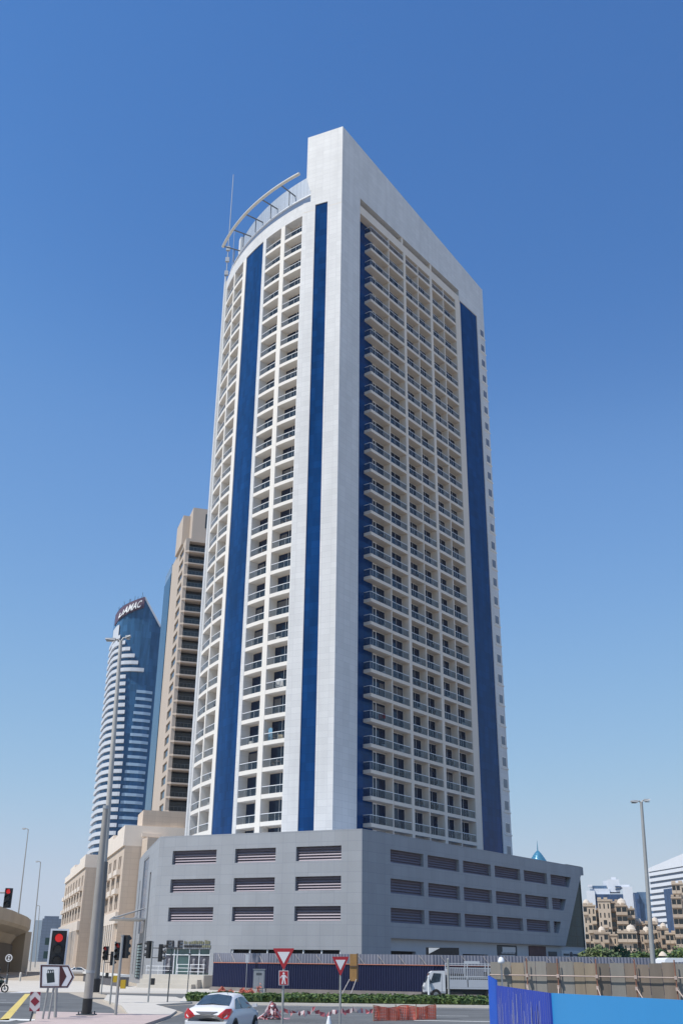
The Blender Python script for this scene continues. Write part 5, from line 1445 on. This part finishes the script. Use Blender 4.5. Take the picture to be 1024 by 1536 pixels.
mb.build("rear_posts", DSTEEL, bh)
# white canopy seen over the brown hoarding
q0, q1 = at(990, 1440, 95), at(1019, 1440, 95)
wc = thing("canopy_shelter", "low white shelter roof on thin posts behind the brown hoarding", "shelter", (q0.x, 95, 0))
mb = MB(); pr = [(-.15, 0), (.1, .28), (.6, .42), (4.0, .42), (4.3, .3), (4.3, .12), (.4, .05)]
n = len(pr); zc = 2.95; k = (q1.x - q0.x) / 2.05 * .47
f_ = [(q0.x + (x + .15) * .46, 94, zc + z) for x, z in pr]; b_ = [(q0.x + (x + .15) * .46, 97, zc + z) for x, z in pr]
mb.face(f_); mb.face(list(reversed(b_)))
for i in range(n): mb.face([f_[i], f_[(i + 1) % n], b_[(i + 1) % n], b_[i]])
mb.build("roof", WFRAME, wc)
for x in (.35, 1.75):
    mb = MB(); mb.tube((q0.x + x, 94.5, 0), (q0.x + x, 94.5, 3.0), .05, .05, 6); mb.build("post", WFRAME, wc)
q = at(1000, 1432, 120); r_ = thing("parasol", "small cream parasol by the trees above the white shelter", "parasol", (q.x - .9, 120, 0))
c = Vector((at(994, 1440, 120).x, 120, 0)); mb = MB(); mb.lathe(c, [(.5, 3.75), (.35, 4.0), (.1, 4.2), (0, 4.22)], 10); mb.build("canopy", mat("cream_parasol", (0.6, 0.52, 0.42), 0.8), r_); mb = MB(); mb.tube(c, c + Vector((0, 0, 4.1)), .04, .04, 6); mb.build("pole", STEEL, r_)

# planter wall and shop terrace
pw = thing("planter_wall", "low dark planter wall with white coping before the podium's left flank", "planter", (-24.5, 128, 0))
pts = [(-33.0, 151.0), (-27.5, 134.5), (-22.6, 122.6)]
mb = MB(); mc = MB()
for a, b in zip(pts, pts[1:]):
    a, b = Vector((*a, 0)), Vector((*b, 0)); d = (b - a).normalized(); n = Vector((d.y, -d.x, 0))
    w1, w2 = n * 1.0, n * 1.15
    up = Vector((0, 0, 1))
    mb.hexa([a + w1, b + w1, b, a, a + w1 + up * .95, b + w1 + up * .95, b + up * .95, a + up * .95])
    mc.hexa([a + w2 + up * .953, b + w2 + up * .953, b - n * .1 + up * .953, a - n * .1 + up * .953, a + w2 + up * 1.2, b + w2 + up * 1.2, b - n * .1 + up * 1.2, a - n * .1 + up * 1.2])
mb.build("wall", mat("planter_dark", (0.10, 0.10, 0.115), 0.7, var=0.1), pw); mc.build("coping", mat("white_coping", (0.68, 0.68, 0.66), 0.7), pw)
te = MB()
PL.box(te, 16.6, 24.2, 0.02, 3.2, 0, 1.28); PL.box(te, 16.9, 24.0, 3.2, 4.0, 0, .85); PL.box(te, 17.1, 23.8, 4.0, 4.8, 0, .42)
tr = thing("shop_terrace", "pale stepped terrace in front of the dark lettered shop front", "steps", tuple(PL.P(20, 2, 0)))
te.build("steps", CONC, tr)
mb = MB()
for t in (16.8, 18.4, 20.0): mb.tube(PL.P(t, 3.0, 1.28), PL.P(t, 3.0, 2.3), .035, .035, 6)
for z in (1.6, 1.95, 2.3): mb.tube(PL.P(16.7, 3.0, z), PL.P(20.1, 3.0, z), .03, .03, 6)
for t in (20.9, 22.4, 23.9): mb.tube(PL.P(t, 3.0, 1.28), PL.P(t, 3.0, 2.1), .035, .035, 6)
for z in (1.7, 2.1): mb.tube(PL.P(20.8, 3.0, z), PL.P(24.0, 3.0, z), .03, .03, 6)
mb.build("railing", WFRAME, tr)

# ------------------------------------------------------------------ vehicles
CARW = mat("white_car_paint", (0.70, 0.71, 0.73), 0.22, spec=0.6)
CGL = mat("car_glass", (0.045, 0.065, 0.085), 0.06, spec=0.9, var=0.4, vs=2.0)
TYRE = mat("tyre_rubber", (0.015, 0.015, 0.016), 0.85)
RIM = mat("wheel_rim", (0.30, 0.31, 0.32), 0.35, 0.6)
TAIL = mat("tail_lamp_red", (0.42, 0.018, 0.018), 0.2, spec=0.7)
def car(label, pos, az, group=None):
    pos = Vector(pos); f = Vector((math.sin(R(az)), math.cos(R(az)), 0)); l = Vector((-f.y, f.x, 0)); up = Vector((0, 0, 1))
    T = lambda x, y, z: pos + f * x + l * y + up * z
    root = thing("car", label, "car", tuple(pos), group)
    st = [(-2.22, .42, .74, .82, .70, .62), (-2.16, .30, .84, 1.00, .80, .70), (-1.98, .26, .90, 1.06, .83, .72), (-1.62, .23, .93, 1.10, .845, .71), (-1.50, .22, .935, 1.13, .85, .70), (-.86, .20, .95, 1.43, .85, .585), (-.55, .20, .95, 1.48, .85, .575), (0.0, .20, .94, 1.50, .85, .575), (.42, .20, .93, 1.46, .85, .575), (1.18, .20, .90, 1.04, .845, .68), (1.70, .22, .84, .94, .82, .64), (2.08, .30, .70, .78, .72, .55), (2.20, .40, .58, .64, .58, .42)]
    def ring(s):
        x, zb, bl, tp, w, wr = s
        return [(x, 0, zb), (x, .8 * w, zb), (x, .97 * w, zb + .10), (x, w, zb + (bl - zb) * .55), (x, .975 * w, bl), (x, wr + (.975 * w - wr) * .08, tp - .07 if tp - bl > .2 else tp - .03), (x, wr * .82, tp), (x, 0, tp + .025)]
    mb = MB(); rings = [ring(s) for s in st]; n = 8
    vs = []
    for r in rings: vs += [T(*p) for p in r] + [T(p[0], -p[1], p[2]) for p in reversed(r[1:-1])]
    k = 2 * n - 2
    mb.mesh(vs, [(i * k + j, i * k + (j + 1) % k, (i + 1) * k + (j + 1) % k, (i + 1) * k + j) for i in range(len(st) - 1) for j in range(k)] + [tuple(range(k)), tuple(range((len(st) - 1) * k, len(st) * k))], 0, True)
    body = mb.build("body", CARW, root)
    def side(i, fr, j0=4, j1=5):      # point between ring points on the flank at station i
        a, b = rings[i][j0], rings[i][j1]; return tuple(a[q] + (b[q] - a[q]) * fr for q in range(3))
    for s in (1, -1):
        def S(p, o=.012): return T(p[0], s * (p[1] + o), p[2] + .004)
        mb = MB(); mb.face([S((-1.28, .80, 1.0)), S(side(6, .10)), S(side(6, .90)), S(tuple((side(5, .88)[q]) for q in range(3)))]); mb.build("rear_side_window", CGL, root)
        mb = MB(); mb.face([S((-.48, .82, 1.0)), S((.92, .815, .985)), S(side(8, .88)), S(side(7, .91)), S((-.48, side(6, .9)[1], side(6, .9)[2]))]); mb.build("front_side_window", CGL, root)
        for wx in (-1.32, 1.30):
            mb = MB(); mb.disc(T(wx, s * .70, .34), l * s, .375, .158, 22); mb.build("wheel_arch", BLACK, root)
            mb = MB(); mb.disc(T(wx, s * .66, .31), l * s, .31, .215, 22); w_ = mb.build("wheel", TYRE, root)
            mb = MB(); mb.disc(T(wx, s * .878, .31), l * s, .20, .012, 16)
            for q in range(5):
                a = q * 1.2566; mb.tube(T(wx, s * .885, .31), T(wx + .19 * math.cos(a), s * .89, .31 + .19 * math.sin(a)), .03, .025, 5)
            mb.build("rim", RIM, w_)
        mb = MB(); mb.mesh([T(-2.215, s * .40, .80), T(-2.25, s * .62, .70), T(-2.20, s * .82, .70), T(-1.76, s * .875, .93), T(-1.90, s * .855, 1.04), T(-2.17, s * .72, 1.035), T(-2.255, s * .62, .86), T(-2.10, s * .875, .86)], [(0, 1, 6), (0, 6, 5), (1, 2, 7, 6), (6, 7, 5), (7, 3, 4, 5), (2, 3, 7)], 0); mb.build("tail_light", TAIL, root)
        mb = MB(); mb.hexa([T(.72, s * .86, 1.0), T(.90, s * .86, 1.0), T(.88, s * 1.04, 1.02), T(.76, s * 1.04, 1.02), T(.72, s * .86, 1.12), T(.88, s * .86, 1.12), T(.86, s * 1.04, 1.13), T(.76, s * 1.04, 1.13)]); mb.build("wing_mirror", CARW, root)
        mb = MB(); mb.hexa([T(1.85, s * .55, .66), T(2.12, s * .45, .62), T(1.9, s * .80, .66), T(1.75, s * .82, .70), T(1.85, s * .55, .85), T(2.06, s * .45, .76), T(1.9, s * .78, .80), T(1.75, s * .82, .84)]); mb.build("headlight", mat("headlight", (0.5, 0.52, 0.55), 0.15), root)
    mb = MB(); mb.mesh([T(-1.56, .64, 1.12), T(-1.57, 0, 1.185), T(-1.56, -.64, 1.12), T(-.90, -.53, 1.43), T(-.91, 0, 1.49), T(-.90, .53, 1.43)], [(0, 1, 4, 5), (1, 2, 3, 4)], 0, True); mb.build("rear_window", CGL, root)
    mb = MB(); mb.mesh([T(1.16, .62, 1.09), T(1.17, 0, 1.13), T(1.16, -.62, 1.09), T(.50, -.52, 1.46), T(.51, 0, 1.51), T(.50, .52, 1.46)], [(0, 1, 4, 5), (1, 2, 3, 4)], 0, True); mb.build("windscreen", CGL, root)
    mb = MB(); mb.hexa([T(-2.232, -.20, .84), T(-2.232, .20, .84), T(-2.15, .20, .84), T(-2.15, -.20, .84), T(-2.205, -.42, .935), T(-2.205, .42, .935), T(-2.15, .42, .935), T(-2.15, -.42, .935)]); mb.build("plate_recess", mat("plate_recess_dark", (0.14, 0.14, 0.15), 0.4), root)
    mb = MB(); mb.hexa([T(-2.27, -.78, .38), T(-2.27, .78, .38), T(-2.05, .84, .36), T(-2.05, -.84, .36), T(-2.27, -.78, .60), T(-2.27, .78, .60), T(-2.05, .85, .64), T(-2.05, -.85, .64)]); mb.build("bumper", CARW, root)
    mb = MB(); mb.tube(T(-.7, -.3, 1.5), T(-.95, -.3, 1.62), .012, .008, 5); mb.build("aerial", BLACK, root)
    return root
rp_ = at(309, 1530, 41.3); caz = 12.0
car("white saloon driving away with red tail lights at the bottom edge", (rp_.x + 2.22 * math.sin(R(caz)), rp_.y + 2.22 * math.cos(R(caz)), 0), caz)
q = gp(117.5, 1463.5); car("distant white car crossing the end of the street below the beige building", (q.x, q.y, 0), 78.0)

TRW = mat("truck_white", (0.62, 0.63, 0.65), 0.4, var=0.05)
tk = Fr(at(636, 1499, 90.5), (1, 0)); P_ = tk.P
tr = thing("truck", "white flatbed truck with a barred cargo cage parked before the navy fence", "truck", tuple(P_(0, 0, 0)))
prof = [(0.02, .50), (0, .95), (.10, 1.20), (.52, 2.0), (.70, 2.12), (1.72, 2.14), (1.74, .50)]
mb = MB(); f_ = [P_(t, 0, z) for t, z in prof]; b_ = [P_(t, -1.75, z) for t, z in prof]
mb.face(f_); mb.face(list(reversed(b_)))
for i in range(7): mb.face([f_[i], f_[(i + 1) % 7], b_[(i + 1) % 7], b_[i]])
cab = mb.build("cab", TRW, tr)
mb = MB(); mb.face([P_(.11, -.08, 1.26), P_(.11, -1.67, 1.26), P_(.49, -1.62, 1.98), P_(.49, -.13, 1.98)]); o = mb.build("windscreen", CGL, cab); o.location += Vector((-.012, 0, .004))
mb = MB(); mb.face([P_(.52, .012, 1.30), P_(.62, .012, 1.22), P_(1.30, .012, 1.36), P_(1.40, .012, 1.95), P_(.78, .012, 1.97)]); mb.build("side_window", CGL, cab)
mb = MB(); tk.box(mb, .04, 1.70, .002, .014, .58, .62); tk.box(mb, .55, .57, .002, .012, .62, 1.22); tk.box(mb, 1.44, 1.46, .002, .012, .62, 1.95); mb.build("door_seam", mat("seam_grey", (0.2, 0.2, 0.21), 0.6), cab)
mb = MB(); tk.box(mb, .38, .50, .02, .22, 1.18, 1.52); mb.build("wing_mirror", BLACK, cab)
mb = MB(); tk.box(mb, -.03, .10, -1.5, .02, .82, .98); mb.build("headlight", mat("headlight", (0.5, 0.52, 0.55), 0.15), cab)
mb = MB(); tk.box(mb, -.08, .55, -1.78, .03, .32, .55); mb.build("bumper", BLACK, tr)
mb = MB(); tk.box(mb, .55, 6.8, -1.5, -.15, .42, .80); tk.box(mb, 1.9, 3.1, -.15, -.02, .42, .72); mb.build("chassis", BLACK, tr)
mb = MB(); tk.box(mb, 1.86, 7.0, -1.9, .06, .82, .95); tk.box(mb, 1.90, 7.0, .0, .05, .96, 1.52); tk.box(mb, 1.90, 7.0, -1.85, -1.80, .96, 1.52); tk.box(mb, 1.88, 1.95, -1.85, .05, .952, 2.3); mb.build("cargo_bed", mat("bed_grey_white", (0.44, 0.46, 0.50), 0.5, var=0.08), tr)
mb = MB()
for n_ in (.02, -1.82):
    for z in (1.62, 1.72, 2.35, 2.55, 2.68): tk.box(mb, 1.9, 7.0, n_ - .02, n_ + .02, z, z + .05)
    t = 1.95
    while t < 7.0:
        tk.box(mb, t, t + .035, n_ - .018, n_ + .018, 1.52, 2.4); t += .16
    for t in (1.9, 3.5, 5.2, 6.9): tk.box(mb, t, t + .07, n_ - .03, n_ + .03, .96, 2.72)
tk.box(mb, 3.4, 4.7, -1.0, -.96, 2.72, 2.9)
mb.build("cargo_cage", mat("cage_paint", (0.52, 0.54, 0.57), 0.5), tr)
mb = MB(); tk.box(mb, 2.1, 3.3, -1.6, -.3, .96, 1.95); tk.box(mb, 3.4, 5.0, -1.6, -.25, .96, 1.7); tk.box(mb, 5.1, 6.8, -1.6, -.3, .96, 2.1)  # added boxes standing in for the dark inside of the cage
tag(mb.build("cargo", mat("cage_dark_fill", (0.05, 0.05, 0.06), 0.8, var=0.3, vs=2), None, tuple(P_(2.1, -.3, .96))), "dark crates loaded inside the barred cage of the white truck", "cargo")
for t in (.95, 5.3):
    for n_ in (-.02, -1.72):
        mb = MB(); mb.disc(P_(t, n_ - .12, .40), tk.n, .40, .22 if n_ > -1 else .2, 20); w_ = mb.build("wheel", TYRE, tr)
        mb = MB(); mb.disc(P_(t, n_ + .10, .40), tk.n, .20, .01, 14); mb.build("rim", RIM, w_)

# rider on a motorcycle, cut by the left edge
bx0 = at(-5, 1487, 95); gx, gy = bx0.x, 95.0
mc = thing("motorcycle", "dark motorcycle at the left edge of the picture below its rider", "motorcycle", (gx, gy, 0))
for dx in (-.68, .68):
    mb = MB()
    vs = []; n = 20
    mb.path([Vector((gx + dx + .27 * math.cos(a * .3307), gy, .31 + .27 * math.sin(a * .3307))) for a in range(20)], .06, 6, 0, False); w_ = mb.build("wheel", TYRE, mc)
    mb = MB(); mb.disc((gx + dx, gy + .03, .31), (0, -1, 0), .10, .06, 12)
    for q in range(6): mb.tube((gx + dx, gy, .31), (gx + dx + .25 * math.cos(q * 1.047), gy, .31 + .25 * math.sin(q * 1.047)), .012, .012, 4)
    mb.build("rim", RIM, w_)
mb = MB(); mb.path([(gx - .65, gy, .35), (gx - .3, gy, .55), (gx + .25, gy, .5), (gx + .5, gy, .85)], [.06, .13, .14, .05], 8); mb.path([(gx + .5, gy, .95), (gx + .68, gy, .31)], .035, 6); mb.build("frame", BLACK, mc)
mb = MB(); mb.path([(gx - .75, gy, .82), (gx - .3, gy, .80), (gx + .05, gy, .78)], [.09, .14, .10], 8); mb.build("seat", mat("seat_black", (0.02, 0.02, 0.02), 0.7), mc)
mb = MB(); mb.path([(gx + .0, gy, .80), (gx + .25, gy, .88), (gx + .48, gy, .86)], [.09, .17, .08], 10); mb.build("fuel_tank", mat("tank_dark_green", (0.02, 0.04, 0.03), 0.25), mc)
mb = MB(); mb.path([(gx + .42, gy - .36, 1.05), (gx + .5, gy, 1.0), (gx + .42, gy + .36, 1.05)], .02, 6); mb.build("handlebar", DSTEEL, mc)
mb = MB(); mb.disc((gx + .58, gy, .9), (1, 0, 0), .10, .08, 12); mb.build("headlight", mat("headlight", (0.5, 0.52, 0.55), 0.15), mc)
me = bpy.data.meshes.new("person")
J = [(-.25, 0, .92, .15), (-.22, 0, 1.12, .15), (-.12, 0, 1.36, .17), (-.06, 0, 1.50, .065), (-.02, 0, 1.60, .085), (.0, 0, 1.72, .115),
     (-.10, -.20, 1.38, .07), (.10, -.30, 1.18, .05), (.38, -.34, 1.08, .038), (.44, -.35, 1.07, .03), (-.10, .20, 1.38, .07), (.10, .30, 1.18, .05), (.38, .34, 1.08, .038), (.44, .35, 1.07, .03),
     (-.20, -.14, .88, .11), (.22, -.20, .80, .085), (.08, -.20, .42, .06), (.20, -.22, .30, .045), (-.20, .14, .88, .11), (.22, .20, .80, .085), (.08, .20, .42, .06), (.20, .22, .30, .045)]
E_ = [(0, 1), (1, 2), (2, 3), (3, 4), (4, 5), (2, 6), (6, 7), (7, 8), (8, 9), (2, 10), (10, 11), (11, 12), (12, 13), (0, 14), (14, 15), (15, 16), (16, 17), (0, 18), (18, 19), (19, 20), (20, 21)]
me.from_pydata([j[:3] for j in J], E_, [])
po = bpy.data.objects.new("person", me); col.objects.link(po); po.location = (gx, gy, 0); WL[po.name] = (gx, gy, 0)
sk = po.modifiers.new("skin", 'SKIN')
for v, j in zip(me.skin_vertices[0].data, J): v.radius = (j[3], j[3])
me.skin_vertices[0].data[0].use_root = True
ss = po.modifiers.new("sub", 'SUBSURF'); ss.levels = 1; ss.render_levels = 2
me.materials.append(mat("dark_clothes", (0.025, 0.03, 0.028), 0.9, var=0.2, vs=3))
tag(po, "person in dark clothes seated on a motorcycle at the left edge", "person")
mb = MB(); mb.lathe((gx + .0, gy, 1.60), [(.10, -.05), (.145, .02), (.155, .1), (.14, .2), (.08, .27), (0, .29)], 12); mb.build("helmet", mat("helmet_dark", (0.02, 0.03, 0.025), 0.25), po)

# ------------------------------------------------------------------ the air: thin heat haze over the city
mb = MB(); mb.box(-6100, 6100, -900, 9100, -1.0, 190.0)
hz = bpy.data.materials.new("heat_haze"); hz.use_nodes = True
t = hz.node_tree; t.nodes.remove(t.nodes["Principled BSDF"])
pv = t.nodes.new("ShaderNodeVolumePrincipled")
pv.inputs["Color"].default_value = (0.93, 0.96, 1.0, 1)
pv.inputs["Density"].default_value = 0.00006
pv.inputs["Anisotropy"].default_value = 0.2
t.links.new(pv.outputs[0], t.nodes["Material Output"].inputs["Volume"])
o = mb.build("haze", hz); o["kind"] = "stuff"; o["label"] = "pale heat haze over the city"
